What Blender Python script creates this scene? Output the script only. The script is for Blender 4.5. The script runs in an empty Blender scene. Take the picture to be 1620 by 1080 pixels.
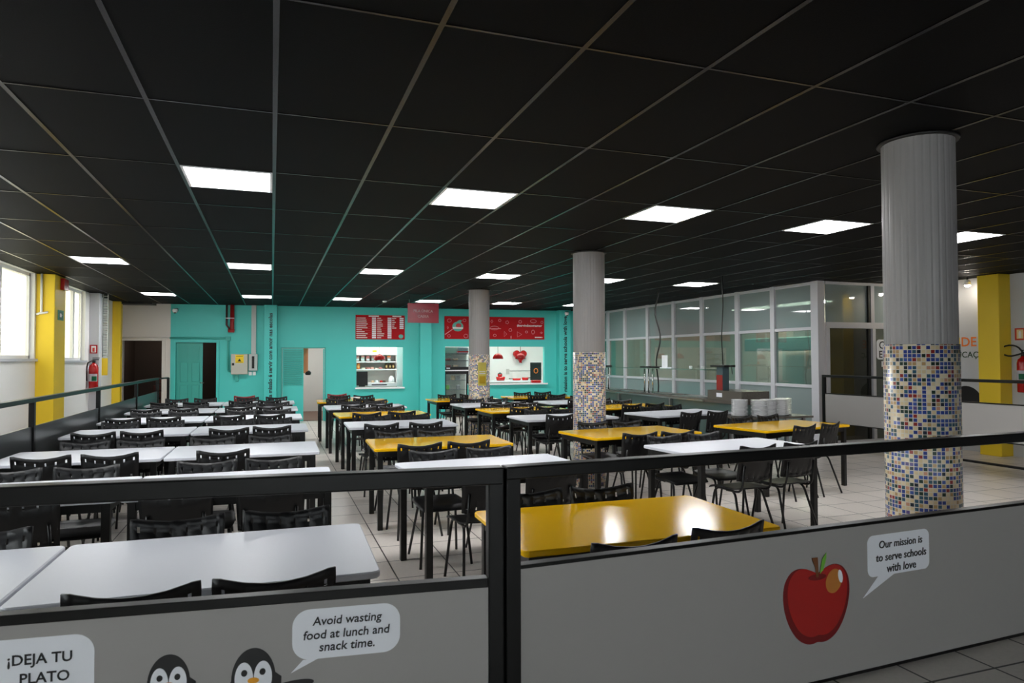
import bpy, bmesh, math, random
from mathutils import Vector, Matrix
random.seed(7)
SC = bpy.context.scene
COL = SC.collection
PI = math.pi

# ------------------------------------------------------------------ camera
YAW, PITCH, ROLL, CAM_Z, FPX = 0.339733, 0.025315, -0.002258, 1.57, 1074.8
cam_data = bpy.data.cameras.new('camera')
cam = bpy.data.objects.new('camera', cam_data)
COL.objects.link(cam)
cam_data.sensor_width = 36.0
cam_data.lens = FPX / 1620.0 * 36.0
cam_data.dof.use_dof = True
cam_data.dof.focus_distance = 9.0
cam_data.dof.aperture_fstop = 8.0
cam_data.clip_start = 0.05
cam_data.clip_end = 300
_f = Vector((math.sin(YAW) * math.cos(PITCH), math.cos(YAW) * math.cos(PITCH), math.sin(PITCH)))
_r = Vector((math.cos(YAW), -math.sin(YAW), 0))
_u = _r.cross(_f)
_r2 = math.cos(ROLL) * _r + math.sin(ROLL) * _u
_u2 = -math.sin(ROLL) * _r + math.cos(ROLL) * _u
cam.matrix_world = Matrix(((_r2.x, _u2.x, -_f.x, 0), (_r2.y, _u2.y, -_f.y, 0), (_r2.z, _u2.z, -_f.z, CAM_Z), (0, 0, 0, 1)))
SC.camera = cam

# ------------------------------------------------------------------ world, daylight, exposure
SC.view_settings.view_transform = 'Standard'
SC.view_settings.look = 'None'
SC.view_settings.gamma = 1.0
SC.view_settings.exposure = 1.0
PANEL_LIGHT = 15.0      # radiance of the LED ceiling panels
SKY_LIGHT = 3.2         # overcast sky outside the windows
world = bpy.data.worlds.new('overcast_sky')
SC.world = world
world.use_nodes = True
_bg = world.node_tree.nodes['Background']
_bg.inputs[0].default_value = (0.985, 0.985, 1.0, 1)
_bg.inputs[1].default_value = SKY_LIGHT

# ------------------------------------------------------------------ materials
def lin(c):
    return tuple(((x / 255.0) / 12.92 if x <= 10 else (((x / 255.0) + 0.055) / 1.055) ** 2.4) for x in c)

MATS = {}
def mat(name, rgb, rough=0.5, metal=0.0, spec=0.5, noise=0.0, nscale=8.0, bump=0.0, bscale=60.0, coat=0.0, emit=0.0, alpha=None):
    if name in MATS:
        return MATS[name]
    m = bpy.data.materials.new(name)
    m.use_nodes = True
    nt = m.node_tree
    b = nt.nodes['Principled BSDF']
    c = lin(rgb) + (1,)
    b.inputs['Base Color'].default_value = c
    b.inputs['Roughness'].default_value = rough
    b.inputs['Metallic'].default_value = metal
    b.inputs['Specular IOR Level'].default_value = spec
    if coat:
        b.inputs['Coat Weight'].default_value = coat
        b.inputs['Coat Roughness'].default_value = 0.08
    if emit:
        b.inputs['Emission Color'].default_value = c
        b.inputs['Emission Strength'].default_value = emit
    tc = nt.nodes.new('ShaderNodeTexCoord')
    if noise:
        n = nt.nodes.new('ShaderNodeTexNoise')
        n.inputs['Scale'].default_value = nscale
        n.inputs['Detail'].default_value = 4
        nt.links.new(tc.outputs['Object'], n.inputs['Vector'])
        mx = nt.nodes.new('ShaderNodeMix')
        mx.data_type = 'RGBA'
        mx.inputs[6].default_value = tuple(x * (1 - noise) for x in c[:3]) + (1,)
        mx.inputs[7].default_value = tuple(min(1, x * (1 + noise)) for x in c[:3]) + (1,)
        nt.links.new(n.outputs['Fac'], mx.inputs[0])
        nt.links.new(mx.outputs[2], b.inputs['Base Color'])
    if bump:
        n2 = nt.nodes.new('ShaderNodeTexNoise')
        n2.inputs['Scale'].default_value = bscale
        nt.links.new(tc.outputs['Object'], n2.inputs['Vector'])
        bp = nt.nodes.new('ShaderNodeBump')
        bp.inputs['Strength'].default_value = bump
        bp.inputs['Distance'].default_value = 0.01
        nt.links.new(n2.outputs['Fac'], bp.inputs['Height'])
        nt.links.new(bp.outputs['Normal'], b.inputs['Normal'])
    MATS[name] = m
    return m

def emissive(name, rgb, strength):
    m = bpy.data.materials.new(name)
    m.use_nodes = True
    nt = m.node_tree
    nt.nodes.clear()
    e = nt.nodes.new('ShaderNodeEmission')
    e.inputs[0].default_value = lin(rgb) + (1,)
    e.inputs[1].default_value = strength
    o = nt.nodes.new('ShaderNodeOutputMaterial')
    nt.links.new(e.outputs[0], o.inputs[0])
    MATS[name] = m
    return m

def glass(name, tint, body, body_fac, gloss=0.0, rough=0.02, milky=False):
    """thin pane: tinted see-through + a little diffuse film + mirror reflection by Fresnel"""
    m = bpy.data.materials.new(name)
    m.use_nodes = True
    nt = m.node_tree
    nt.nodes.clear()
    t = nt.nodes.new('ShaderNodeBsdfTransparent')
    t.inputs[0].default_value = lin(tint) + (1,)
    d = nt.nodes.new('ShaderNodeBsdfTranslucent' if milky else 'ShaderNodeBsdfDiffuse')
    d.inputs[0].default_value = lin(body) + (1,)
    g = nt.nodes.new('ShaderNodeBsdfGlossy')
    g.inputs['Roughness'].default_value = rough
    g.inputs[0].default_value = (1, 1, 1, 1)
    m1 = nt.nodes.new('ShaderNodeMixShader')
    m1.inputs[0].default_value = body_fac
    nt.links.new(t.outputs[0], m1.inputs[1])
    nt.links.new(d.outputs[0], m1.inputs[2])
    fr = nt.nodes.new('ShaderNodeFresnel')
    fr.inputs[0].default_value = 1.5
    ad = nt.nodes.new('ShaderNodeMath')
    ad.operation = 'ADD'
    ad.use_clamp = True
    ad.inputs[1].default_value = gloss
    geo = nt.nodes.new('ShaderNodeNewGeometry')
    one = nt.nodes.new('ShaderNodeMath')
    one.operation = 'SUBTRACT'
    one.inputs[0].default_value = 1.0
    nt.links.new(geo.outputs['Backfacing'], one.inputs[1])
    mul = nt.nodes.new('ShaderNodeMath')
    mul.operation = 'MULTIPLY'
    nt.links.new(fr.outputs[0], mul.inputs[0])
    nt.links.new(one.outputs[0], mul.inputs[1])
    nt.links.new(mul.outputs[0], ad.inputs[0])
    m2 = nt.nodes.new('ShaderNodeMixShader')
    nt.links.new(ad.outputs[0], m2.inputs[0])
    nt.links.new(m1.outputs[0], m2.inputs[1])
    nt.links.new(g.outputs[0], m2.inputs[2])
    o = nt.nodes.new('ShaderNodeOutputMaterial')
    nt.links.new(m2.outputs[0], o.inputs[0])
    MATS[name] = m
    return m

TEAL = mat('teal_paint', (74, 200, 192), 0.45, noise=0.05, nscale=1.5, bump=0.05)
TEAL_DOOR = mat('teal_door_enamel', (58, 168, 156), 0.4)
CREAM = mat('cream_paint', (214, 208, 200), 0.55, noise=0.03, nscale=2)
WHITEWALL = mat('white_wall_paint', (238, 237, 235), 0.55, noise=0.03, nscale=2)
GREYWALL = mat('grey_white_paint', (196, 198, 204), 0.55)
YELLOWP = mat('yellow_wall_paint', (242, 206, 40), 0.45, noise=0.04, nscale=2)
BLACKPAINT = mat('black_steel_paint', (8, 8, 8), 0.36, spec=0.3, noise=0.1, nscale=30)
RAILGREY = mat('dark_grey_panel', (62, 64, 66), 0.28)
PLASTIC = mat('black_chair_plastic', (14, 14, 16), 0.42, spec=0.45, bump=0.08, bscale=400)
REDPLASTIC = mat('dark_red_plastic', (128, 30, 30), 0.42)
TUBE = mat('black_tube_steel', (12, 12, 12), 0.35)
WHITETOP = mat('white_laminate', (218, 220, 228), 0.36, spec=0.6, bump=0.02, bscale=200)
YELLOWTOP = mat('yellow_laminate', (246, 190, 16), 0.13, spec=0.38)
PINKINK = mat('pale_pink_ink', (232, 190, 200), 0.5)
PANEL = mat('grey_barrier_panel', (160, 157, 154), 0.4, noise=0.02, nscale=3)
STICKERWHITE = mat('white_sticker_vinyl', (238, 240, 246), 0.45)
INK = mat('black_ink', (24, 24, 26), 0.5)
WHITEINK = mat('white_ink', (240, 238, 235), 0.5)
ALU = mat('white_aluminium_frame', (206, 206, 212), 0.35)
WHITEFRAME = mat('white_window_frame', (236, 236, 238), 0.4)
CHROME = mat('chrome_tube', (200, 200, 200), 0.15, metal=1.0)
GRANITE = mat('grey_granite', (92, 87, 80), 0.25, noise=0.55, nscale=90)
COUNTERBODY = mat('grey_green_cladding', (92, 112, 108), 0.2, noise=0.1, nscale=3)
PORCELAIN = mat('white_porcelain', (244, 244, 246), 0.2)
RED = mat('red_print', (172, 3, 15), 0.5, spec=0.2)
REDENAMEL = mat('red_enamel', (176, 18, 20), 0.22)
REDPIPE = mat('red_pipe_paint', (150, 30, 28), 0.4)
BOXGREY = mat('electric_box_grey', (186, 186, 174), 0.45)
STICKYELLOW = mat('yellow_sticker', (240, 205, 20), 0.5)
DUCT = mat('grey_duct_plastic', (186, 192, 190), 0.5)
BLACKM = mat('black_matt', (16, 16, 17), 0.5)
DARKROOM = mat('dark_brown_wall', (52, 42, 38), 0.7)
BROWNSTEP = mat('brown_step', (92, 46, 40), 0.6)
BROWNFLOOR = mat('brown_floor', (128, 100, 88), 0.6)
GREEN = mat('green_sign', (20, 128, 84), 0.5)
ORANGE = mat('orange_print', (232, 120, 40), 0.5)
COLGREY = mat('column_grey_paint', (143, 140, 140), 0.4, noise=0.03, nscale=6)
LEAF = mat('leaf_green', (104, 150, 52), 0.6, noise=0.3, nscale=6)
BARK = mat('bark', (92, 72, 54), 0.8)
APPLERED = mat('apple_red', (172, 34, 30), 0.4)
APPLEDARK = mat('apple_dark_red', (118, 20, 24), 0.4)
APPLEGOLD = mat('apple_gold', (190, 122, 54), 0.4)
STEMBROWN = mat('stem_brown', (116, 70, 36), 0.5)
LEAFPRINT = mat('leaf_print_green', (112, 176, 62), 0.5)
BEAK = mat('beak_orange', (236, 160, 30), 0.5)
LOGOTEAL = mat('logo_teal', (90, 176, 160), 0.5)
BLUEINK = mat('blue_ink', (44, 100, 180), 0.5)
STEEL = mat('brushed_steel', (170, 172, 174), 0.3, metal=0.9)
CARDBOARD = mat('cardboard_tan', (206, 176, 140), 0.6)
DARKBROWN = mat('dark_brown_pack', (70, 48, 30), 0.5)
OUTGROUND = mat('outside_paving', (196, 196, 192), 0.8)
OUTWALL = mat('outside_render', (236, 234, 226), 0.8)
LED = emissive('led_panel', (255, 255, 255), PANEL_LIGHT)
LED_ROOM = emissive('unseen_room_led', (255, 252, 246), 14.0)  # unseen panels put in to light the hatch rooms and passage
KITCHEN_FILL = emissive('kitchen_fill_light', (255, 244, 222), 30.0)  # added source that brightens the kitchen behind the partition
DIM_FILL = emissive('added_dim_light', (255, 236, 214), 12.0)  # added source that lifts the room inside the dark doorway
BULB = emissive('spot_bulb', (255, 244, 226), 60.0)
WINGLASS = glass('window_glass', (246, 250, 250), (240, 245, 245), 0.04)
MILKGLASS = glass('milky_window_glass', (250, 250, 244), (214, 216, 200), 0.85, milky=True)
FROST = glass('frosted_partition_glass', (150, 164, 162), (160, 174, 174), 0.76, 0.02)
CLEARTINT = glass('tinted_partition_glass', (214, 222, 216), (120, 146, 142), 0.30, 0.02)
SMOKE = glass('smoked_door_glass', (120, 124, 116), (66, 70, 64), 0.55, 0.0)
SMOKE_PALE = glass('pale_smoked_glass', (150, 156, 146), (112, 120, 112), 0.6, 0.0)
GUARD = glass('guard_glass', (180, 210, 198), (130, 172, 160), 0.35, 0.02)
SIGNRED = glass('translucent_red_acrylic', (225, 90, 110), (184, 50, 72), 0.96, 0.03, 0.25)

# ceiling tile
CEIL = mat('black_ceiling_tile', (6, 6, 7), 0.65, spec=0.07, noise=0.12, nscale=2.0, bump=0.1, bscale=150)
TBAR = mat('black_ceiling_rail', (9, 9, 10), 0.26, spec=0.28)

def floor_material(name, pitch, ox, oy):
    m = mat(name, (206, 198, 190), 0.3)
    nt = m.node_tree
    b = nt.nodes['Principled BSDF']
    tc = nt.nodes.new('ShaderNodeTexCoord')
    mp = nt.nodes.new('ShaderNodeMapping')
    mp.inputs['Location'].default_value = (ox, oy, 0)
    nt.links.new(tc.outputs['Object'], mp.inputs[0])
    br = nt.nodes.new('ShaderNodeTexBrick')
    br.offset = 0.0
    br.inputs['Color1'].default_value = lin((232, 224, 216)) + (1,)
    br.inputs['Color2'].default_value = lin((224, 216, 208)) + (1,)
    br.inputs['Mortar'].default_value = lin((48, 42, 40)) + (1,)
    br.inputs['Scale'].default_value = 1.0
    br.inputs['Mortar Size'].default_value = 0.005
    br.inputs['Mortar Smooth'].default_value = 0.0
    br.inputs['Brick Width'].default_value = pitch
    br.inputs['Row Height'].default_value = pitch
    nt.links.new(mp.outputs[0], br.inputs['Vector'])
    n = nt.nodes.new('ShaderNodeTexNoise')
    n.inputs['Scale'].default_value = 55
    n.inputs['Detail'].default_value = 5
    nt.links.new(tc.outputs['Object'], n.inputs['Vector'])
    mx = nt.nodes.new('ShaderNodeMix')
    mx.data_type = 'RGBA'
    mx.blend_type = 'MULTIPLY'
    mx.inputs[0].default_value = 0.22
    nt.links.new(br.outputs['Color'], mx.inputs[6])
    nt.links.new(n.outputs['Fac'], mx.inputs[7])
    nt.links.new(mx.outputs[2], b.inputs['Base Color'])
    return m
FLOOR = floor_material('beige_floor_tile', 0.43, 0.0, -0.17)
WALKTILE = floor_material('walkway_floor_tile', 0.348, -0.002, 0.10)

def mosaic_material():
    m = mat('glass_mosaic', (200, 190, 170), 0.32)
    nt = m.node_tree
    b = nt.nodes['Principled BSDF']
    L = nt.links.new
    tc = nt.nodes.new('ShaderNodeTexCoord')
    sp = nt.nodes.new('ShaderNodeSeparateXYZ')
    L(tc.outputs['Object'], sp.inputs[0])
    def M(op, a, bb=None):
        n = nt.nodes.new('ShaderNodeMath')
        n.operation = op
        for i, v in enumerate((a, bb)):
            if v is None:
                continue
            if isinstance(v, (int, float)):
                n.inputs[i].default_value = v
            else:
                L(v, n.inputs[i])
        return n.outputs[0]
    u = M('MULTIPLY', M('ARCTAN2', sp.outputs[1], sp.outputs[0]), 54 / (2 * PI))
    v = M('DIVIDE', sp.outputs[2], 0.0238)
    fu, fv = M('FLOOR', u), M('FLOOR', v)
    cu, cv = M('FRACT', u), M('FRACT', v)
    cb = nt.nodes.new('ShaderNodeCombineXYZ')
    L(fu, cb.inputs[0]); L(fv, cb.inputs[1])
    oi = nt.nodes.new('ShaderNodeObjectInfo')
    L(oi.outputs['Random'], cb.inputs[2])
    wn = nt.nodes.new('ShaderNodeTexWhiteNoise')
    wn.noise_dimensions = '3D'
    L(cb.outputs[0], wn.inputs['Vector'])
    cr = nt.nodes.new('ShaderNodeValToRGB')
    cr.color_ramp.interpolation = 'CONSTANT'
    pal = [(0.0, (222, 202, 160)), (0.17, (232, 216, 182)), (0.28, (190, 156, 106)), (0.37, (46, 68, 146)), (0.53, (66, 92, 168)),
           (0.61, (50, 92, 112)), (0.74, (30, 58, 44)), (0.85, (30, 40, 56)), (0.895, (150, 46, 40)), (0.95, (206, 150, 120)), (0.975, (92, 78, 138))]
    el = cr.color_ramp.elements
    el[0].position = 0.0
    el[0].color = lin(pal[0][1]) + (1,)
    el[1].position = pal[1][0]
    el[1].color = lin(pal[1][1]) + (1,)
    for p, c in pal[2:]:
        e = el.new(p)
        e.color = lin(c) + (1,)
    L(wn.outputs['Value'], cr.inputs[0])
    g = 0.09
    mask = M('MULTIPLY', M('MULTIPLY', M('GREATER_THAN', cu, g), M('LESS_THAN', cu, 1 - g)), M('MULTIPLY', M('GREATER_THAN', cv, g), M('LESS_THAN', cv, 1 - g)))
    mx = nt.nodes.new('ShaderNodeMix')
    mx.data_type = 'RGBA'
    L(mask, mx.inputs[0])
    mx.inputs[6].default_value = lin((222, 214, 200)) + (1,)
    L(cr.outputs[0], mx.inputs[7])
    L(mx.outputs[2], b.inputs['Base Color'])
    bp = nt.nodes.new('ShaderNodeBump')
    bp.inputs['Strength'].default_value = 0.4
    bp.inputs['Distance'].default_value = 0.002
    L(mask, bp.inputs['Height'])
    L(bp.outputs[0], b.inputs['Normal'])
    return m
MOSAIC = mosaic_material()

# ------------------------------------------------------------------ mesh helpers
def NB():
    return bmesh.new()

def box(bm, x0, x1, y0, y1, z0, z1, bev=0.0, seg=2, mi=0):
    vs = [bm.verts.new((x, y, z)) for z in (z0, z1) for y in (y0, y1) for x in (x0, x1)]
    F = [(0, 2, 3, 1), (4, 5, 7, 6), (0, 1, 5, 4), (2, 6, 7, 3), (0, 4, 6, 2), (1, 3, 7, 5)]
    fs = [bm.faces.new([vs[i] for i in f]) for f in F]
    for f in fs:
        f.material_index = mi
    if bev > 0:
        es = list({e for f in fs for e in f.edges})
        bmesh.ops.bevel(bm, geom=es, offset=bev, segments=seg, affect='EDGES', profile=0.5)
    return bm

def tube(bm, pts, r, n=8, mi=0):
    pts = [Vector(p) for p in pts]
    rings = []
    nrm = None
    for i, p in enumerate(pts):
        a = pts[max(0, i - 1)]
        b = pts[min(len(pts) - 1, i + 1)]
        t = (b - a).normalized()
        if nrm is None:
            nrm = t.orthogonal().normalized()
        else:
            nrm = (nrm - t * nrm.dot(t)).normalized()
        bn = t.cross(nrm)
        rr = r[i] if isinstance(r, (list, tuple)) else r
        rings.append([bm.verts.new(p + rr * (math.cos(2 * PI * k / n) * nrm + math.sin(2 * PI * k / n) * bn)) for k in range(n)])
    for a, b in zip(rings, rings[1:]):
        for k in range(n):
            f = bm.faces.new((a[k], a[(k + 1) % n], b[(k + 1) % n], b[k]))
            f.material_index = mi
            f.smooth = True
    bm.faces.new(list(reversed(rings[0]))).material_index = mi
    bm.faces.new(rings[-1]).material_index = mi
    return bm

def lathe(bm, prof, n=32, cx=0, cy=0, cap=True, smooth=True):
    rings = [[bm.verts.new((cx + r * math.cos(2 * PI * k / n), cy + r * math.sin(2 * PI * k / n), z)) for k in range(n)] for r, z in prof]
    for a, b in zip(rings, rings[1:]):
        for k in range(n):
            f = bm.faces.new((a[k], a[(k + 1) % n], b[(k + 1) % n], b[k]))
            f.smooth = smooth
    if cap:
        bm.faces.new(list(reversed(rings[0])))
        bm.faces.new(rings[-1])
    return bm

def prism_xz(bm, poly, y0, y1):
    """outline in x,z extruded along y"""
    a = [bm.verts.new((x, y0, z)) for x, z in poly]
    b = [bm.verts.new((x, y1, z)) for x, z in poly]
    n = len(poly)
    bm.faces.new(a)
    bm.faces.new(list(reversed(b)))
    for k in range(n):
        bm.faces.new((a[k], b[k], b[(k + 1) % n], a[(k + 1) % n]))
    return bm

def slab_round(bm, x0, x1, y0, y1, z0, z1, rad=0.04, edge=0.004, n=6):
    """table top: rounded corners, softened edge"""
    ol = []
    for cx, cy, a0 in ((x1 - rad, y1 - rad, 0), (x0 + rad, y1 - rad, 90), (x0 + rad, y0 + rad, 180), (x1 - rad, y0 + rad, 270)):
        for k in range(n + 1):
            a = math.radians(a0 + 90 * k / n)
            ol.append((cx, cy, math.cos(a), math.sin(a)))
    def ring(z, ins):
        return [bm.verts.new((cx + (rad - ins) * c, cy + (rad - ins) * s, z)) for cx, cy, c, s in ol]
    R = [ring(z0, edge), ring(z0 + edge, 0), ring(z1 - edge, 0), ring(z1, edge)]
    m = len(ol)
    for a, b in zip(R, R[1:]):
        for k in range(m):
            bm.faces.new((a[k], a[(k + 1) % m], b[(k + 1) % m], b[k]))
    bm.faces.new(list(reversed(R[0])))
    bm.faces.new(R[-1])
    return bm

def obj(name, bm, mats, parent=None, loc=(0, 0, 0), rz=0.0):
    me = bpy.data.meshes.new(name)
    bmesh.ops.recalc_face_normals(bm, faces=bm.faces)
    bm.to_mesh(me)
    bm.free()
    for m in (mats if isinstance(mats, (list, tuple)) else [mats]):
        me.materials.append(m)
    o = bpy.data.objects.new(name, me)
    o.location = loc
    o.rotation_euler = (0, 0, rz)
    COL.objects.link(o)
    if parent:
        o.parent = parent
    return o

def tag(o, label, cat, group=None):
    o['label'] = label
    o['category'] = cat
    if group:
        o['group'] = group
    return o

def thing(name, label, cat, loc=(0, 0, 0), rz=0.0, group=None):
    o = bpy.data.objects.new(name, None)
    o.empty_display_size = 0.1
    o.location = loc
    o.rotation_euler = (0, 0, rz)
    COL.objects.link(o)
    return tag(o, label, cat, group)

def struct(o):
    o['kind'] = 'structure'
    return o

def root_struct(name, loc=(0, 0, 0), rz=0.0):
    o = bpy.data.objects.new(name, None)
    o.location = loc
    o.rotation_euler = (0, 0, rz)
    COL.objects.link(o)
    return struct(o)

def B(name, m, parent, x0, x1, y0, y1, z0, z1, bev=0.0, loc=(0, 0, 0), rz=0.0):
    return obj(name, box(NB(), x0, x1, y0, y1, z0, z1, bev), m, parent, loc, rz)

def lettering(s, m, parent, x, y, z, width=None, size=0.1, rot=0.0, face=0.0, name='lettering', depth=0.001, align='CENTER', shear=0.0, bold=0.012):
    """flat letters standing upright, facing -y of the parent (turned by FACE about z); ROT turns the line in its plane; centred on x, z"""
    cu = bpy.data.curves.new(name, 'FONT')
    cu.body = s
    cu.size = size
    cu.extrude = depth
    cu.shear = shear
    cu.offset = bold * size
    cu.resolution_u = 3
    cu.align_x = align
    cu.align_y = 'CENTER'
    tmp = bpy.data.objects.new('tmp', cu)
    COL.objects.link(tmp)
    dg = bpy.context.evaluated_depsgraph_get()
    me = bpy.data.meshes.new_from_object(tmp.evaluated_get(dg))
    bpy.data.objects.remove(tmp)
    bpy.data.curves.remove(cu)
    me.name = name
    xs = [v.co.x for v in me.vertices]
    ys = [v.co.y for v in me.vertices]
    k = (width / (max(xs) - min(xs))) if width else 1.0
    mx, my = (max(xs) + min(xs)) / 2, (max(ys) + min(ys)) / 2
    for v in me.vertices:
        v.co.x = (v.co.x - (mx if align == 'CENTER' else min(xs))) * k
        v.co.y = (v.co.y - my) * k
    T = Matrix.Translation((x, y, z)) @ Matrix.Rotation(face, 4, 'Z') @ Matrix.Rotation(PI / 2, 4, 'X') @ Matrix.Rotation(rot, 4, 'Z')
    me.transform(T)
    me.materials.clear()
    me.materials.append(m)
    o = bpy.data.objects.new(name, me)
    COL.objects.link(o)
    if parent:
        o.parent = parent
    return o

def dup(root, loc, rz, label, group=None):
    r = root.copy()
    COL.objects.link(r)
    r.location = loc
    r.rotation_euler = (0, 0, rz)
    r['label'] = label
    if group:
        r['group'] = group
    for ch in root.children:
        c = ch.copy()
        COL.objects.link(c)
        c.parent = r
        for g in ch.children:
            d = g.copy()
            COL.objects.link(d)
            d.parent = c
    return r

ORD = ['zeroth', 'first', 'second', 'third', 'fourth', 'fifth', 'sixth', 'seventh', 'eighth', 'ninth', 'tenth', 'eleventh', 'twelfth', 'thirteenth', 'fourteenth']

def wall_cells(bm, s0, s1, z0, z1, d0, d1, holes, mi=0):
    """a wall in x (s), z with rectangular holes, thickness d0..d1 along y"""
    xs = sorted({s0, s1} | {h[i] for h in holes for i in (0, 1) if s0 < h[i] < s1})
    zs = sorted({z0, z1} | {h[i] for h in holes for i in (2, 3) if z0 < h[i] < z1})
    for xa, xb in zip(xs, xs[1:]):
        for za, zb in zip(zs, zs[1:]):
            cx, cz = (xa + xb) / 2, (za + zb) / 2
            if any(h[0] < cx < h[1] and h[2] < cz < h[3] for h in holes):
                continue
            box(bm, xa, xb, d0, d1, za, zb, mi=mi)
    return bm

# ------------------------------------------------------------------ the room shell
CEIL_Z = 2.907
GX0, GY0, TW, TL = 0.008, 2.6205, 0.625, 1.25     # ceiling grid: 0.625 x 1.25 m tiles
XL, XR, YB = -3.45, 11.15, -5.0
WA = math.radians(4.0)                            # the teal wall stands 4 degrees off square
WO = Vector((0, 18.0, 0))
WT = Vector((math.cos(WA), -math.sin(WA), 0))
WN = Vector((math.sin(WA), math.cos(WA), 0))      # into the wall

def wp(s, z=0.0, d=0.0):
    p = WO + WT * s + WN * d
    return (p.x, p.y, z)

floor = struct(B('floor', FLOOR, None, -14, 16, YB, 22, -0.1, 0.0))

# the walkway on the camera's side of the printed barriers is one step higher
WALK_Z = 0.305
bm = NB()
pl_ = [(XL, YB), (XR, YB), (XR, 2.54), (0.705, 2.115), (XL, 2.57)]
a_ = [bm.verts.new((x, y, -0.05)) for x, y in pl_]
b_ = [bm.verts.new((x, y, WALK_Z)) for x, y in pl_]
bm.faces.new(list(reversed(a_)))
bm.faces.new(b_)
for k in range(5):
    bm.faces.new((a_[k], a_[(k + 1) % 5], b_[(k + 1) % 5], b_[k]))
struct(obj('floor_walkway', bm, WALKTILE))

# ceiling: a black slab with its rail grid
ceil = struct(B('ceiling', CEIL, None, XL - 0.2, XR + 0.2, YB - 0.2, 18.6, CEIL_Z, CEIL_Z + 0.08))
bm = NB()
for i in range(-6, 19):
    x = GX0 + TW * i
    if XL < x < XR:
        box(bm, x - 0.012, x + 0.012, YB, 18.4, CEIL_Z - 0.004, CEIL_Z + 0.001)
for j in range(-6, 13):
    y = GY0 + TL * j
    box(bm, XL, XR, y - 0.007, y + 0.007, CEIL_Z - 0.0035, CEIL_Z + 0.001)
obj('grid', bm, TBAR, ceil)

# left wall with two windows
W1 = (7.2, 12.3, 1.585, 2.90)
W2 = (13.0, 15.3, 1.555, 2.90)
W0 = (0.5, 6.2, 1.585, 2.90)
bm = NB()
ys = sorted([YB, 18.6] + [v for w in (W0, W1, W2) for v in w[:2]])
for ya, yb in zip(ys, ys[1:]):
    h = [w for w in (W0, W1, W2) if w[0] <= ya and yb <= w[1]]
    if h:
        box(bm, XL - 0.2, XL, ya, yb, 0, h[0][2])
        box(bm, XL - 0.2, XL, ya, yb, h[0][3], CEIL_Z)
    else:
        box(bm, XL - 0.2, XL, ya, yb, 0, CEIL_Z)
struct(obj('wall_left', bm, WHITEWALL))

def window(name, w, mull, milky):
    r = root_struct(name, (XL - 0.1, 0, 0))
    y0, y1, z0, z1 = w
    t = 0.05
    bm = NB()
    for a, b in ((y0, y0 + t), (y1 - t, y1)):
        box(bm, -0.04, 0.04, a, b, z0, z1)
    for a, b in ((z0, z0 + t), (z1 - t, z1)):
        box(bm, -0.04, 0.04, y0, y1, a, b)
    obj('frame', bm, WHITEFRAME, r)
    for m in mull:
        B('mullion', WHITEFRAME, r, -0.05, 0.05, m - 0.05, m + 0.05, z0 + t, z1 - t)
    edges = [y0 + t] + list(mull) + [y1 - t]
    for k, (a, b) in enumerate(zip(edges, edges[1:])):
        B('pane', MILKGLASS if k in milky else WINGLASS, r, -0.006, 0.006, a, b, z0 + t, z1 - t)
    B('sill', GREYWALL, r, -0.1, 0.14, y0 - 0.05, y1 + 0.05, z0 - 0.04, z0 + 0.001, 0.004)
    return r
window('window_1', W1, (8.4, 9.7, 11.05), (3,))
window('window_2', W2, (14.1, 14.7), (1, 2))
window('window_5', W0, (2.4, 4.3), ())

# right wall, wall behind the camera with windows added to light the barriers
struct(B('wall_right', GREYWALL, None, XR, XR + 0.2, YB, 9.34, 0, CEIL_Z))
FILL_WINDOWS = [(-3.0, 0.6, 1.1, 2.7), (1.2, 4.2, 1.1, 2.7)]
bm = NB()
wall_cells(bm, XL - 0.2, XR + 0.2, 0, CEIL_Z, YB - 0.2, YB, FILL_WINDOWS)
struct(obj('wall_front', bm, GREYWALL))
for k, (a, b, c, d) in enumerate(FILL_WINDOWS):
    r = root_struct('window_%d' % (6 + k), (0, YB - 0.1, 0))  # unseen window, added as a daylight source for the barrier panels
    bm = NB()
    for m in (a, (2 * a + b) / 3, (a + 2 * b) / 3, b - 0.05):
        box(bm, m, m + 0.05, -0.04, 0.04, c, d)
    box(bm, a, b, -0.04, 0.04, c, c + 0.05)
    box(bm, a, b, -0.04, 0.04, d - 0.05, d)
    obj('frame', bm, WHITEFRAME, r)
    B('pane', WINGLASS, r, a + 0.05, b - 0.05, -0.004, 0.004, c + 0.05, d - 0.05)

# pilasters of the left wall
bm = NB()
box(bm, XL, XL + 0.25, 12.36, 12.95, 0, CEIL_Z, 0.01)
struct(obj('trim_1', bm, YELLOWP))
struct(B('trim_2', GREYWALL, None, XL, XL + 0.18, 15.62, 15.82, 0, CEIL_Z, 0.01))
# yellow pilaster of the right wall
struct(B('trim_3', YELLOWP, None, XR - 0.27, XR, 7.58, 7.93, 0, CEIL_Z, 0.01))

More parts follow.
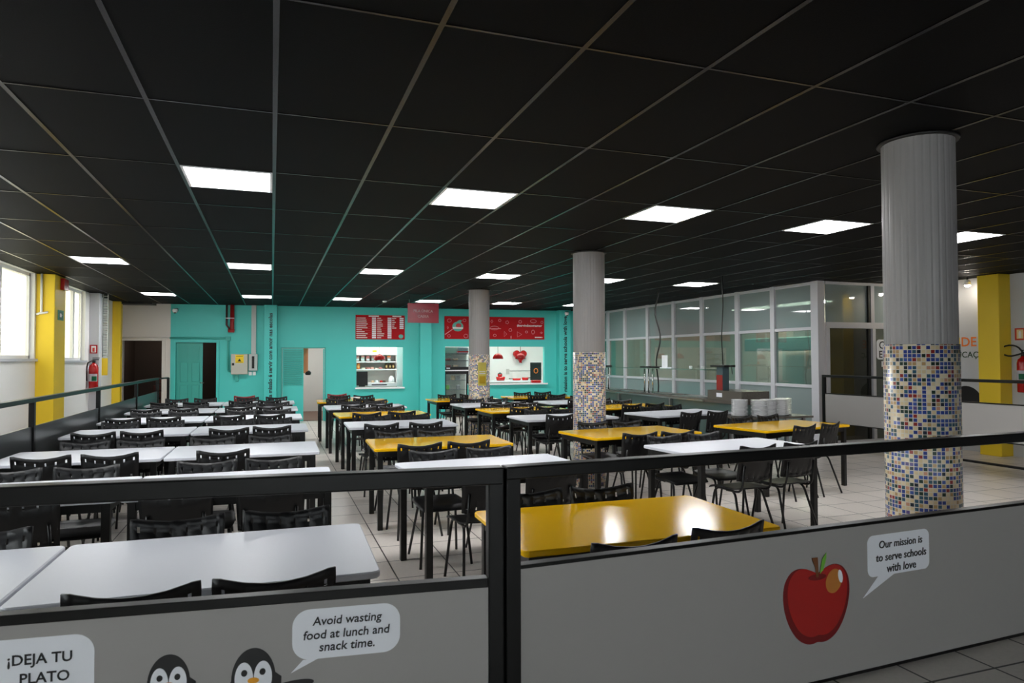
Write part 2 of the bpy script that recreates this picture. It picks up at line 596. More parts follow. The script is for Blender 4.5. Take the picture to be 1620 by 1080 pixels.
# the teal wall with its openings
D_DARK = (-3.34, -2.49, 0, 2.02)
D_TEAL = (-2.19, -1.28, 0, 1.98)
D_LOUV = (0.24, 1.27, 0, 1.845)
O1 = (2.06, 3.26, 0.84, 1.88)
O2A = (4.37, 5.0, 0.0, 1.90)
O2B = (5.0, 7.16, 0.90, 1.90)
bm = NB()
wall_cells(bm, -2.31, 9.3, 0, 2.96, 0, 0.14, [D_TEAL, D_LOUV, O1, O2A, O2B])
back = obj('wall_back', bm, TEAL, None, WO, -WA)
struct(back)
bm = NB()
wall_cells(bm, -3.95, -2.31, 0, 2.99, 0, 0.14, [D_DARK])
struct(obj('wall_back_corner', bm, CREAM, None, WO, -WA))
struct(B('trim_4', YELLOWP, None, XL, XL + 0.17, 17.70, 17.9, 0, CEIL_Z, 0.01))
for n, (a, b) in (('trim_5', (-0.17, 0.13)), ('trim_6', (3.67, 3.97)), ('trim_7', (7.51, 7.85))):
    o = struct(B(n, TEAL, None, a, b, -0.25, 0.0, 0, 2.94, 0.008, WO, -WA))
    if n == 'trim_5':
        lettering('Nossa missão é servir com amor nas escolas', INK, o, -0.02, -0.252, 1.545, 2.33, 0.1, PI / 2, bold=0.03)
    if n == 'trim_7':
        lettering('Our mission is to serve schools with love', INK, o, 7.68, -0.252, 1.555, 2.37, 0.1, PI / 2, bold=0.03)
struct(B('trim_8', BLACKM, None, -3.44, -2.62, -0.45, -0.02, 2.86, 2.905, 0.0, WO, -WA))

# rooms behind the wall
def shell(name, m, s0, s1, d0, d1, z1, fm=None):
    r = root_struct(name, WO, -WA)
    bm = NB()
    box(bm, s0, s1, d1, d1 + 0.08, 0, z1)
    box(bm, s0 - 0.08, s0, d0, d1 + 0.08, 0, z1)
    box(bm, s1, s1 + 0.08, d0, d1 + 0.08, 0, z1)
    box(bm, s0 - 0.08, s1 + 0.08, d0, d1 + 0.08, z1, z1 + 0.06)
    obj('shell', bm, m, r)
    B('ground', fm or m, r, s0, s1, d0, d1, 0.001, 0.012)
    return r
shell('wall_canteen', WHITEWALL, 1.62, 8.3, 0.141, 2.6, 2.6, BROWNFLOOR)
shell('wall_passage', WHITEWALL, 0.08, 1.5, 0.141, 3.3, 2.5, BROWNFLOOR)
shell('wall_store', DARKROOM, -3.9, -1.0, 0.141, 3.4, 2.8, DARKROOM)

# doors
def frame_parts(r, h, m, t=0.06, out=0.03):
    bm = NB()
    s0, s1, _, z1 = h
    box(bm, s0 - t, s0, -out, 0.14, 0, z1 + t)
    box(bm, s1, s1 + t, -out, 0.14, 0, z1 + t)
    box(bm, s0, s1, -out, 0.14, z1, z1 + t)
    return obj('frame', bm, m, r)
r = root_struct('door_1', WO, -WA)
frame_parts(r, D_DARK, CREAM, 0.07)
r = root_struct('door_2', WO, -WA)
frame_parts(r, D_TEAL, TEAL)
leaf = B('door_leaf', TEAL_DOOR, r, -2.185, -1.60, 0.05, 0.09, 0.01, 1.97)
for a, b in ((-2.10, -1.93), (-1.84, -1.67)):
    B('molding', TEAL_DOOR, leaf, a, b, 0.038, 0.052, 0.25, 0.95, 0.01)
    B('molding', TEAL_DOOR, leaf, a, b, 0.038, 0.052, 1.02, 1.50, 0.01)
    bm = NB()
    for k in range(8):
        z = 1.57 + k * 0.04
        box(bm, a, b, 0.032, 0.052, z, z + 0.022)
    obj('louver', bm, TEAL_DOOR, leaf)
bm = NB()
tube(bm, [(-1.64, 0.05, 1.0), (-1.64, 0.0, 1.0), (-1.56, -0.005, 1.0)], 0.011)
obj('handle', bm, CHROME, leaf)
r = root_struct('door_3', WO, -WA)
frame_parts(r, D_LOUV, TEAL_DOOR, 0.03, 0.02)
leaf = B('door_leaf', TEAL, r, 0.25, 0.755, 0.03, 0.07, 0.01, 1.84)
bm = NB()
for k in range(17):
    z = 0.92 + k * 0.053
    v = [(0.29, -0.006, z), (0.73, -0.006, z), (0.73, 0.032, z + 0.03), (0.29, 0.032, z + 0.03)]
    box(bm, 0.29, 0.73, 0.004, 0.032, z, z + 0.03)
obj('louver', bm, TEAL_DOOR, leaf)
leaf = B('door_leaf', TEAL, r, 1.235, 1.265, 0.02, 0.50, 0.01, 1.83)

# outside: ground, a white building and trees seen through the windows
struct(B('wall_outside', OUTWALL, None, -13.0, -12.6, 0, 34, 0, 2.6))
def tree(x, y, h, rad, label, seed):
    rnd = random.Random(seed)
    t = thing('garden_tree', label, 'tree', (x, y, 0), 0, 'trees outside the windows')
    bm = NB()
    tube(bm, [(0, 0, 0), (0.05, 0, h * 0.3), (0, 0.08, h * 0.7)], [0.14, 0.11, 0.06])
    obj('trunk', bm, BARK, t)
    bm = NB()
    for k in range(900):
        a, b = rnd.uniform(0, 2 * PI), rnd.uniform(-1, 1)
        q = rad * rnd.uniform(0.4, 1.0)
        c = Vector((q * math.cos(a) * math.sqrt(1 - b * b), q * math.sin(a) * math.sqrt(1 - b * b), h * 0.72 + q * b * 0.9))
        u = Vector((rnd.uniform(-1, 1), rnd.uniform(-1, 1), rnd.uniform(-1, 1))).normalized()
        w = u.orthogonal().normalized()
        s = rnd.uniform(0.10, 0.2)
        bm.faces.new([bm.verts.new(c + s * u), bm.verts.new(c + 0.5 * s * w), bm.verts.new(c - s * u), bm.verts.new(c - 0.5 * s * w)])
    obj('foliage', bm, LEAF, t)
tree(-9.6, 28.5, 4.6, 1.9, 'green leafy tree outside the window before the yellow pilaster', 3)

# ------------------------------------------------------------------ ceiling lights
proto = None
def ceiling_light(x, y, label):
    global proto
    if proto is None:
        proto = thing('ceiling_light', label, 'ceiling light', (x, y, CEIL_Z), 0, 'square ceiling light panels')
        bm = NB()
        w, l, f = 0.600, 0.595, 0.018
        for a in ((0, f, 0, l), (w - f, w, 0, l), (f, w - f, 0, f), (f, w - f, l - f, l)):
            box(bm, a[0], a[1], a[2], a[3], -0.008, -0.0005)
        obj('frame', bm, WHITEFRAME, proto)
        B('diffuser', LED, proto, f, w - f, f, l - f, -0.005, -0.001)
    else:
        dup(proto, (x, y, CEIL_Z), 0, label)
ROWN = {2: 'first row in from the printed barrier', 6: 'second row in from the printed barrier', 10: 'row along the teal wall'}
for j in (2, 6, 10):
    for k, i in enumerate((-4, -1, 2, 5, 8, 11)):
        ceiling_light(GX0 + TW * i + 0.0125, GY0 + TL * j + 0.012, 'square LED ceiling panel, %s from the windows, %s' % (ORD[k + 1], ROWN[j]))

# unseen lights added to brighten the rooms behind the walls
def unseen_room_light(s, d, z, label, m=LED_ROOM, w=0.6):
    t = thing('unseen_room_light', label, 'ceiling light', wp(s, z, d), -WA)
    B('diffuser', m, t, -w, w, -0.15, 0.15, -0.02, -0.001)
unseen_room_light(2.6, 0.7, 2.6, 'unseen flat LED lamp on the ceiling behind the small serving hatch')
unseen_room_light(6.4, 0.8, 2.6, 'unseen flat LED lamp on the ceiling behind the wide serving hatch', w=1.1)
unseen_room_light(-2.9, 2.2, 2.8, 'unseen dim light added on the ceiling inside the dark doorway', DIM_FILL, 0.3)
unseen_room_light(0.8, 1.6, 2.5, 'unseen flat LED lamp on the ceiling behind the louvered door', w=0.3)

# ------------------------------------------------------------------ columns
def column(x, y, label, note=False):
    t = thing('column', label, 'column', (x, y, 0), 0, 'round mosaic columns')
    R = 0.205
    bm = NB()
    lathe(bm, [(R, 0.0), (R, 1.65)], 72, cap=True)
    obj('mosaic_cladding', bm, MOSAIC, t)
    bm = NB()
    n = 120
    rr = [R - 0.006 - (0.0022 if k % 4 == 0 else 0) for k in range(n)]
    lo = [bm.verts.new((rr[k] * math.cos(2 * PI * k / n), rr[k] * math.sin(2 * PI * k / n), 1.65)) for k in range(n)]
    hi = [bm.verts.new((rr[k] * math.cos(2 * PI * k / n), rr[k] * math.sin(2 * PI * k / n), CEIL_Z - 0.001)) for k in range(n)]
    for k in range(n):
        bm.faces.new((lo[k], lo[(k + 1) % n], hi[(k + 1) % n], hi[k]))
    obj('shaft', bm, COLGREY, t)
    bm = NB()
    lathe(bm, [(R + 0.016, CEIL_Z - 0.016), (R + 0.02, CEIL_Z - 0.008), (R + 0.016, CEIL_Z - 0.001)], 64)
    obj('collar', bm, BLACKM if not note else ALU, t)
    return t
column(3.76, 3.10, 'round mosaic and grey column standing just inside the printed barrier')
column(3.77, 7.75, 'round mosaic and grey column between the other two columns')
column(3.78, 12.6, 'round mosaic and grey column nearest the serving hatches, yellow notice on it')
# the notice hangs on the far column
nt_ = thing('notice_sheet', 'yellow notice sheet on the mosaic of the column by the hatches', 'sign', (3.78, 12.6, 0))
bm = NB()
n = 10
a0, a1 = math.radians(-113), math.radians(-66)
for za, zb, mi in ((1.06, 1.50, 0),):
    lo = [bm.verts.new((0.209 * math.cos(a0 + (a1 - a0) * k / n), 0.209 * math.sin(a0 + (a1 - a0) * k / n), za)) for k in range(n + 1)]
    hi = [bm.verts.new((v.co.x, v.co.y, zb)) for v in lo]
    for k in range(n):
        bm.faces.new((lo[k], lo[k + 1], hi[k + 1], hi[k]))
r_ = bmesh.ops.solidify(bm, geom=bm.faces[:], thickness=0.002)
obj('sheet', bm, mat('pale_yellow_paper', (226, 212, 104), 0.6), nt_)
for (za, zb) in ((1.28, 1.30), (1.32, 1.335), (1.10, 1.24)):
    bm = NB()
    lo = [bm.verts.new((0.2125 * math.cos(a0 + 0.12 + (a1 - a0 - 0.24) * k / n), 0.2125 * math.sin(a0 + 0.12 + (a1 - a0 - 0.24) * k / n), za)) for k in range(n + 1)]
    hi = [bm.verts.new((v.co.x, v.co.y, zb)) for v in lo]
    for k in range(n):
        bm.faces.new((lo[k], lo[k + 1], hi[k + 1], hi[k]))
    bmesh.ops.solidify(bm, geom=bm.faces[:], thickness=0.001)
    obj('print_band', bm, mat('deep_yellow_print', (214, 180, 40), 0.6) if zb - za > 0.05 else WHITEINK, nt_)

# ------------------------------------------------------------------ tables
def make_table(name, L, top, label):
    W, H = 0.82, 0.75
    t = thing(name, label, 'table', (0, 0, 0))
    obj('tabletop', slab_round(NB(), -L / 2, L / 2, -W / 2, W / 2, H - 0.028, H, 0.035, 0.005), top, t)
    bm = NB()
    ix, iy = L / 2 - 0.06, W / 2 - 0.06
    for a in ((-ix, ix, -iy - 0.02, -iy + 0.02), (-ix, ix, iy - 0.02, iy + 0.02), (-ix - 0.02, -ix + 0.02, -iy, iy), (ix - 0.02, ix + 0.02, -iy, iy)):
        box(bm, a[0], a[1], a[2], a[3], H - 0.085, H - 0.029)
    obj('apron_frame', bm, TUBE, t)
    for sx in (-1, 1):
        for sy in (-1, 1):
            x, y = sx * ix, sy * iy
            B('leg', TUBE, t, x - 0.024, x + 0.024, y - 0.024, y + 0.024, 0.0, H - 0.03, 0.004)
    return t

# (line, n, x, y, length, rot deg, colour)
TABLES = []
LY = [3.09, 4.98, 6.70, 8.70, 10.36, 12.1, 13.8]
for k, y in enumerate(LY):
    TABLES.append(('white', k + 1, -0.215, y - 0.0, 1.255, -1.2 if k == 0 else -0.5, 'w'))
    TABLES.append(('rail', k + 1, -1.485, y + 0.03, 1.255, -1.2, 'w'))
for k, (x, y, rot, c) in enumerate([(1.69, 3.12, -1.0, 'y'), (1.61, 5.02, 4.0, 'w'), (1.565, 6.66, -1.5, 'y'), (1.55, 8.70, -1.0, 'w'), (1.565, 10.36, 1.5, 'y'), (1.535, 12.06, 0.0, 'w'), (1.50, 13.80, -2.0, 'y')]):
    TABLES.append(('mixed', k + 1, x, y, 1.34, rot, c))
for k, (x, y, rot, c) in enumerate([(4.07, 5.34, 5.5, 'w'), (3.80, 6.79, 5.5, 'y'), (3.90, 8.90, 1.5, 'w'), (3.87, 10.40, 1.5, 'y'), (3.80, 11.78, 3.0, 'w'), (3.70, 13.45, 2.0, 'y')]):
    TABLES.append(('pillar', k + 1, x, y, 1.44 if k == 0 else 1.40, rot, c))
for k, (x, y, rot, c) in enumerate([(5.92, 6.80, 9.5, 'y'), (5.85, 8.92, 9.5, 'w'), (5.78, 10.45, 6.0, 'y'), (5.55, 11.95, 3.0, 'w'), (5.48, 13.75, 0.0, 'y')]):
    TABLES.append(('counter', k + 1, x, y, 1.50, rot, c))
LINE = {'white': 'white aisle line', 'rail': 'railing line', 'mixed': 'mixed aisle line', 'pillar': 'column line', 'counter': 'serving counter line'}
TP = {}
for ln, n, x, y, L, rot, c in TABLES:
    lab = '%s dining table, %s from the printed barrier in the %s' % ('yellow' if c == 'y' else 'white', ORD[n], LINE[ln])
    key = (L, c)
    if key not in TP:
        TP[key] = make_table('dining_table', L, YELLOWTOP if c == 'y' else WHITETOP, lab)
        TP[key].location = (x, y, 0)
        TP[key].rotation_euler = (0, 0, math.radians(rot))
        TP[key]['group'] = 'dining tables'
    else:
        dup(TP[key], (x, y, 0), math.radians(rot), lab)

# ------------------------------------------------------------------ chairs
def back_mesh():
    xs = [-0.205, -0.176, -0.164, -0.108, -0.096, -0.041, -0.029, 0.0, 0.029, 0.041, 0.096, 0.108, 0.164, 0.176, 0.205]
    ts = [0.0, 0.09, 0.16, 0.38, 0.6, 0.80, 0.885, 1.0]
    hx = {1, 3, 5, 8, 10, 12}
    bm = NB()
    V = []
    for t in ts:
        row = []
        for x in xs:
            zt = 0.840 - 0.034 * (1 - (x / 0.205) ** 2) - (0.008 if abs(x) > 0.2 else 0)
            zb = 0.525 - 0.012 * (1 - (x / 0.205) ** 2)
            z = zb + (zt - zb) * t
            w = 0.93 + 0.07 * t
            y = -0.185 - 0.060 * t + 0.026 * (x / 0.205) ** 2
            if t == 1.0 and abs(x) > 0.2:
                w *= 0.985
            row.append(bm.verts.new((x * w, y, z)))
        V.append(row)
    for a in range(len(ts) - 1):
        for b in range(len(xs) - 1):
            if b in hx and (a == 1 or a == 5):
                continue
            f = bm.faces.new((V[a][b], V[a][b + 1], V[a + 1][b + 1], V[a + 1][b]))
            f.smooth = True
    bmesh.ops.recalc_face_normals(bm, faces=bm.faces)
    bmesh.ops.solidify(bm, geom=bm.faces[:], thickness=0.007)
    return bm

def seat_mesh():
    bm = NB()
    nx, ny = 12, 12
    V = []
    for j in range(ny + 1):
        v = j / ny
        row = []
        for i in range(nx + 1):
            u = i / nx * 2 - 1
            cr = 1 - 0.10 * max(0, abs(v - 0.5) * 2 - 0.75) / 0.25
            x = 0.205 * u * cr * (0.95 + 0.05 * v)
            y = -0.19 + 0.40 * v - 0.012 * u * u * (1 if v > 0.5 else -1) * abs(v - 0.5) * 2
            z = 0.455 - 0.012 * (1 - u * u) * math.sin(PI * v) - 0.030 * max(0, (v - 0.75) / 0.25) ** 2 + 0.012 * max(0, (0.2 - v) / 0.2) ** 2
            row.append(bm.verts.new((x, y, z)))
        V.append(row)
    for j in range(ny):
        for i in range(nx):
            bm.faces.new((V[j][i], V[j][i + 1], V[j + 1][i + 1], V[j + 1][i])).smooth = True
    bmesh.ops.recalc_face_normals(bm, faces=bm.faces)
    bmesh.ops.solidify(bm, geom=bm.faces[:], thickness=0.008)
    return bm

def arc_path(p0, p1, p2, r=0.06, n=4):
    """p0 -> p1 -> p2 with the corner at p1 rounded"""
    p0, p1, p2 = Vector(p0), Vector(p1), Vector(p2)
    a = p1 + (p0 - p1).normalized() * r
    b = p1 + (p2 - p1).normalized() * r
    out = [p0]
    for k in range(n + 1):
        t = k / n
        out.append((1 - t) ** 2 * a + 2 * t * (1 - t) * p1 + t * t * b)
    out.append(p2)
    return out

def make_chair(name, label, plastic, group):
    t = thing(name, label, 'chair', (0, 0, 0), 0, group)
    obj('seat', seat_mesh(), plastic, t)
    obj('backrest', back_mesh(), plastic, t)
    for s in (-1, 1):
        bm = NB()
        tube(bm, arc_path((s * 0.199, 0.20, 0.0), (s * 0.165, 0.135, 0.432), (s * 0.165, 0.0, 0.434)), 0.0105)
        obj('leg', bm, TUBE, t)
        bm = NB()
        tube(bm, arc_path((s * 0.199, -0.23, 0.0), (s * 0.150, -0.09, 0.430), (s * 0.150, 0.06, 0.432)), 0.0105)
        obj('leg', bm, TUBE, t)
        bm = NB()
        tube(bm, arc_path((s * 0.158, 0.0, 0.424), (s * 0.158, -0.185, 0.430), (s * 0.150, -0.212, 0.66), 0.07), 0.010)
        obj('back_post', bm, TUBE, t)
    bm = NB()
    tube(bm, [(-0.165, 0.09, 0.428), (0.165, 0.09, 0.428)], 0.008)
    obj('stretcher', bm, TUBE, t)
    return t

GROUP = 'black cafeteria chairs'
CH = None
def chair(x, y, rz, label, red=False):
    global CH
    if red:
        c = make_chair('cafeteria_chair', label, REDPLASTIC, 'red cafeteria chairs')
        c.location = (x, y, 0)
        c.rotation_euler = (0, 0, rz)
        return c
    if CH is None:
        CH = make_chair('cafeteria_chair', label, PLASTIC, GROUP)
        CH.location = (x, y, 0)
        CH.rotation_euler = (0, 0, rz)
        return CH
    return dup(CH, (x, y, 0), rz, label)

BACK = 0.222                       # from the seat centre to the back's top corners
MISSING = {('white', 3, 'n', 1), ('rail', 1, 'n', 0)}
OVER = {                           # measured top-corner mid points (x, y) and turn
    ('white', 1, 'n'): [(-0.42, 2.50, 0), (0.01, 2.50, 0)],
    ('white', 1, 'f'): [(-0.41, 3.57, 0), (0.08, 3.58, 0)],
    ('white', 2, 'f'): [(-0.44, 5.42, 0), (0.02, 5.40, 0)],
    ('rail', 2, 'f'): [(-1.68, 5.46, 0), (-1.21, 5.44, 0)],
    ('rail', 3, 'n'): [(-1.67, 6.15, 0), (-1.20, 6.13, 0)],
    ('rail', 3, 'f'): [(-1.61, 7.17, 0), (-1.14, 7.13, 0)],
    ('white', 3, 'n'): [(-0.37, 6.05, 0), (0.1, 6.05, 0)],
    ('white', 3, 'f'): [(-0.53, 7.12, 0), (-0.01, 7.05, 0)],
    ('rail', 4, 'n'): [(-1.71, 7.96, 0), (-1.30, 7.98, 0)],
    ('white', 4, 'n'): [(-0.43, 7.96, 0), (-0.01, 8.03, 0)],
    ('mixed', 1, 'n'): [(1.41, 2.47, 1), (1.93, 2.55, 4)],
    ('mixed', 1, 'f'): [(1.37, 3.58, 0), (1.82, 3.57, 0)],
    ('mixed', 2, 'n'): [(1.41, 4.42, 3), (1.88, 4.45, 2)],
    ('mixed', 2, 'f'): [(1.25, 5.44, 1), (1.74, 5.42, 2)],
    ('mixed', 3, 'n'): [(1.235, 5.92, 4), (1.69, 5.95, 3)],
    ('mixed', 3, 'f'): [(1.19, 7.03, 0), (1.65, 7.05, 2)],
    ('mixed', 4, 'n'): [(1.20, 7.90, 3), (1.72, 7.91, 2)],
    ('mixed', 5, 'n'): [(1.25, 9.57, 4), (1.75, 9.65, 3)],
    ('pillar', 1, 'n'): [(3.92, 4.78, 5), (4.43, 4.84, 5)],
    ('pillar', 1, 'f'): [(3.49, 5.44, 5), (4.12, 5.50, 6)],
    ('pillar', 2, 'n'): [(3.40, 6.0, 2), (3.84, 6.0, 2)],
    ('counter', 1, 'n'): [(5.57, 6.05, 13), (6.07, 6.16, 18)],
    ('counter', 2, 'n'): [(5.32, 8.09, 11), (5.93, 8.12, 10)],
}
SIDE = {'n': 'barrier side', 'f': 'hatch side'}
for ln, n, x, y, L, rot, c in TABLES:
    for side in 'nf':
        PREV = None
        for q in (0, 1):
            if (ln, n, side, q) in MISSING:
                continue
            s = -1 if side == 'n' else 1
            if (ln, n, side) in OVER:
                bx, by, rd = OVER[(ln, n, side)][q]
                r = math.radians(rd)
            else:
                r = math.radians(rot + random.uniform(-3, 3))
                lx = (-0.25 if q == 0 else 0.23) + random.uniform(-0.03, 0.03) + (-0.03 if side == 'n' else 0.05)
                ly = s * (0.41 + (0.16 if side == 'n' else 0.05) + random.uniform(-0.03, 0.04))
                rt = math.radians(rot)
                bx, by = x + lx * math.cos(rt) - ly * math.sin(rt), y + lx * math.sin(rt) + ly * math.cos(rt)
            # keep the back clear of the table edge
            rt = math.radians(rot)
            ly = -(bx - x) * math.sin(rt) + (by - y) * math.cos(rt)
            need = (0.41 + (0.06 if side == 'n' else 0.065)) - s * ly
            # keep the seat between the table legs
            lx = (bx - x) * math.cos(rt) + (by - y) * math.sin(rt)
            over = abs(lx) - (L / 2 - 0.30 - 0.22 * abs(r - rt))
            if over > 0:
                q_ = -over if lx > 0 else over
                bx, by = bx + q_ * math.cos(rt), by + q_ * math.sin(rt)
            if PREV:
                gap = 0.437 - ((bx - PREV[0]) * math.cos(rt) + (by - PREV[1]) * math.sin(rt))
                if gap > 0:
                    bx, by = bx + gap * math.cos(rt), by + gap * math.sin(rt)
            PREV = (bx, by)
            if need > 0:
                bx, by = bx - s * need * math.sin(rt), by + s * need * math.cos(rt)
            if side == 'n':
                cx, cy, rz = bx - BACK * math.sin(r), by + BACK * math.cos(r), r
            else:
                cx, cy, rz = bx + BACK * math.sin(r), by - BACK * math.cos(r), r + PI
            end = 'window end' if q == 0 else 'counter end'
            lab = 'black chair, %s, %s of %s table from barrier in %s' % (SIDE[side], end, ORD[n], LINE[ln])
            chair(cx, cy, rz, lab)
# red chairs by the teal wall
chair(-0.52, 14.65, PI, 'dark red chair beyond the last white table under the electric box', True)
chair(1.32, 14.75, PI, 'dark red chair beyond the last yellow table under the small hatch', True)
bm = NB()
lathe(bm, [(0.05, 0.0), (0.085, 0.05), (0.10, 0.075), (0.092, 0.075), (0.05, 0.012)], 24)
tag(obj('serving_bowl', bm, PORCELAIN, None, (1.55, 13.62, 0.75)), 'small white bowl on the last yellow table before the small hatch', 'bowl')

# ------------------------------------------------------------------ barriers
def bubble_outline(x0, x1, z0, z1, rad, tail):
    """rounded box with a tail to TAIL=(xa, xb, tipx, tipz) from its lower edge"""
    p = []
    n = 8
    for cx, cz, a0 in ((x1 - rad, z1 - rad, 0), (x0 + rad, z1 - rad, 90), (x0 + rad, z0 + rad, 180), (x1 - rad, z0 + rad, 270)):
        for k in range(n + 1):
            a = math.radians(a0 + 90 * k / n)
            p.append((cx + rad * math.cos(a), cz + rad * math.sin(a)))
        if a0 == 180 and tail:
            p += [(tail[0], z0), (tail[2], tail[3]), (tail[1], z0)]
    return p

def sticker(name, poly, m, parent, y, t=0.0012):
    return obj(name, prism_xz(NB(), poly, y - t, y), m, parent)

def ellipse(cx, cz, a, b, n=28, rot=0.0):
    return [(cx + a * math.cos(2 * PI * k / n) * math.cos(rot) - b * math.sin(2 * PI * k / n) * math.sin(rot), cz + a * math.cos(2 * PI * k / n) * math.sin(rot) + b * math.sin(2 * PI * k / n) * math.cos(rot)) for k in range(n)]

YF = 2.05
def barrier(name, x0, x1, label, px, turn, panel=(0.36, 0.925), rail_h=0.045, y=YF, ptop=0.028, posts=None):
    a_ = math.radians(turn)
    t = thing(name, label, 'barrier', (px - px * math.cos(a_), y - px * math.sin(a_), 0), a_, 'black framed barriers')
    for a in (posts or (x0, x1 - 0.05)):
        B('post', BLACKPAINT, t, a, a + 0.05, 0.0, 0.05, WALK_Z, 1.2, 0.004)
    B('rail', BLACKPAINT, t, x0, x1, -0.003, 0.053, 1.226 - rail_h, 1.226, 0.005)
    B('panel_rail', BLACKPAINT, t, x0 + 0.05, x1 - 0.05, 0.004, 0.046, panel[1], panel[1] + ptop, 0.003)
    B('panel_rail', BLACKPAINT, t, x0 + 0.05, x1 - 0.05, 0.004, 0.046, panel[0] - 0.012, panel[0], 0.003)
    pn = B('panel', PANEL, t, x0 + 0.05, x1 - 0.05, 0.008, 0.028, panel[0], panel[1])
    return t, pn
bl, pl = barrier('barrier', -2.1, 0.697, 'printed barrier with the penguin stickers on its grey panel', 0.703, -6.3, rail_h=0.055, panel=(0.325, 0.850), ptop=0.029)
br, pr = barrier('barrier', 0.705, 4.75, 'printed barrier with the apple sticker on its grey panel', 0.705, 2.4, panel=(0.325, 0.896), rail_h=0.042, ptop=0.013)
yy = 0.008
b1 = sticker('speech_bubble', bubble_outline(0.057, 0.372, 0.680, 0.827, 0.05, (0.088, 0.13, 0.054, 0.645)), STICKERWHITE, bl, yy)
for s_, x_, z_, w_ in (('Avoid wasting', 0.216, 0.787, 0.203), ('food at lunch and', 0.215, 0.751, 0.252), ('snack time.', 0.215, 0.714, 0.162)):
    lettering(s_, INK, b1, x_, yy - 0.002, z_, w_, shear=0.12)
b2 = sticker('speech_bubble', bubble_outline(-0.76, -0.467, 0.60, 0.812, 0.05, None), STICKERWHITE, bl, yy)
for s_, x_, z_, w_ in (('¡DEJA TU', -0.600, 0.751, 0.156), ('PLATO', -0.588, 0.704, 0.120)):
    lettering(s_, INK, b2, x_, yy - 0.002, z_, w_)
def penguin(cx, top, k=1.0):
    body = [(cx + 0.058 * k * math.sin(a) * (1 if abs(a) < PI / 2 else 1.15), 0) for a in (0,)]
    out = []
    for i in range(40):
        a = 2 * PI * i / 40
        zz = math.sin(a)
        w = 0.058 if zz > 0 else 0.074
        h = 0.085 if zz > 0 else 0.19
        out.append((cx + w * k * math.cos(a), top - 0.085 * k + h * k * zz))
    p = sticker('penguin_sticker', out, INK, bl, yy)
    for s in (-1, 1):
        sticker('face_patch', ellipse(cx + s * 0.025 * k, top - 0.082 * k, 0.024 * k, 0.045 * k), STICKERWHITE, p, yy - 0.0014)
        sticker('eye', ellipse(cx + s * 0.024 * k, top - 0.066 * k, 0.008 * k, 0.009 * k), INK, p, yy - 0.0028)
    sticker('belly_patch', ellipse(cx, top - 0.19 * k, 0.05 * k, 0.08 * k), STICKERWHITE, p, yy - 0.0012)
    sticker('beak', ellipse(cx, top - 0.088 * k, 0.015 * k, 0.008 * k), BEAK, p, yy - 0.003)
    sticker('wing', ellipse(cx + 0.10 * k, top - 0.115 * k, 0.062 * k, 0.014 * k, rot=0.12), INK, p, yy)
    return p
penguin(-0.050, 0.729, 1.05)
penguin(-0.277, 0.733, 0.97)
b3 = sticker('speech_bubble', bubble_outline(2.268, 2.622, 0.685, 0.851, 0.03, (2.325, 2.415, 2.241, 0.608)), STICKERWHITE, br, yy)
for s_, x_, z_, w_ in (('Our mission is', 2.456, 0.811, 0.248), ('to serve schools', 2.458, 0.759, 0.289), ('with love', 2.457, 0.712, 0.168)):
    lettering(s_, INK, b3, x_, yy - 0.002, z_, w_, shear=0.1)
# the apple sticker: a plain apple
ax, az = 1.999, 0.622
def apple_pts(k=1.0, dx=0.0, dz=0.0):
    L = [(0, 0.105), (0.03, 0.122), (0.075, 0.138), (0.12, 0.128), (0.15, 0.09), (0.158, 0.04), (0.150, -0.02), (0.125, -0.08), (0.09, -0.125), (0.05, -0.146), (0.02, -0.148), (0, -0.142)]
    pts = L + [(-x, z) for x, z in reversed(L[1:-1])]
    # smooth
    for _ in range(2):
        q = []
        for i in range(len(pts)):
            a, b = pts[i], pts[(i + 1) % len(pts)]
            q += [(0.75 * a[0] + 0.25 * b[0], 0.75 * a[1] + 0.25 * b[1]), (0.25 * a[0] + 0.75 * b[0], 0.25 * a[1] + 0.75 * b[1])]
        pts = q
    return [(ax + dx + x * k * 1.08, az + dz + z * k * 1.04) for x, z in pts]
ap = sticker('apple_sticker', apple_pts(), APPLEDARK, br, yy)
sticker('apple_face', apple_pts(0.90, 0.004, 0.012), APPLERED, ap, yy - 0.0012)
sticker('apple_highlight', ellipse(ax + 0.085, az + 0.075, 0.040, 0.048, rot=-0.5), APPLEGOLD, ap, yy - 0.0024)
sticker('shine_spot', ellipse(ax + 0.118, az + 0.090, 0.011, 0.026, rot=0.2), STICKERWHITE, ap, yy - 0.0036)
sticker('stem_dip', ellipse(ax, az + 0.10, 0.045, 0.012), APPLEDARK, ap, yy - 0.0026)
sticker('stem', [(ax - 0.006, az + 0.10), (ax + 0.006, az + 0.10), (ax + 0.004, az + 0.15), (ax + 0.002, az + 0.176), (ax - 0.028, az + 0.176), (ax - 0.012, az + 0.14)], STEMBROWN, ap, yy - 0.0038)
sticker('apple_leaf', [(ax + 0.012, az + 0.112), (ax + 0.030, az + 0.125), (ax + 0.046, az + 0.17), (ax + 0.046, az + 0.19), (ax + 0.024, az + 0.165)], LEAFPRINT, ap, yy - 0.0038)

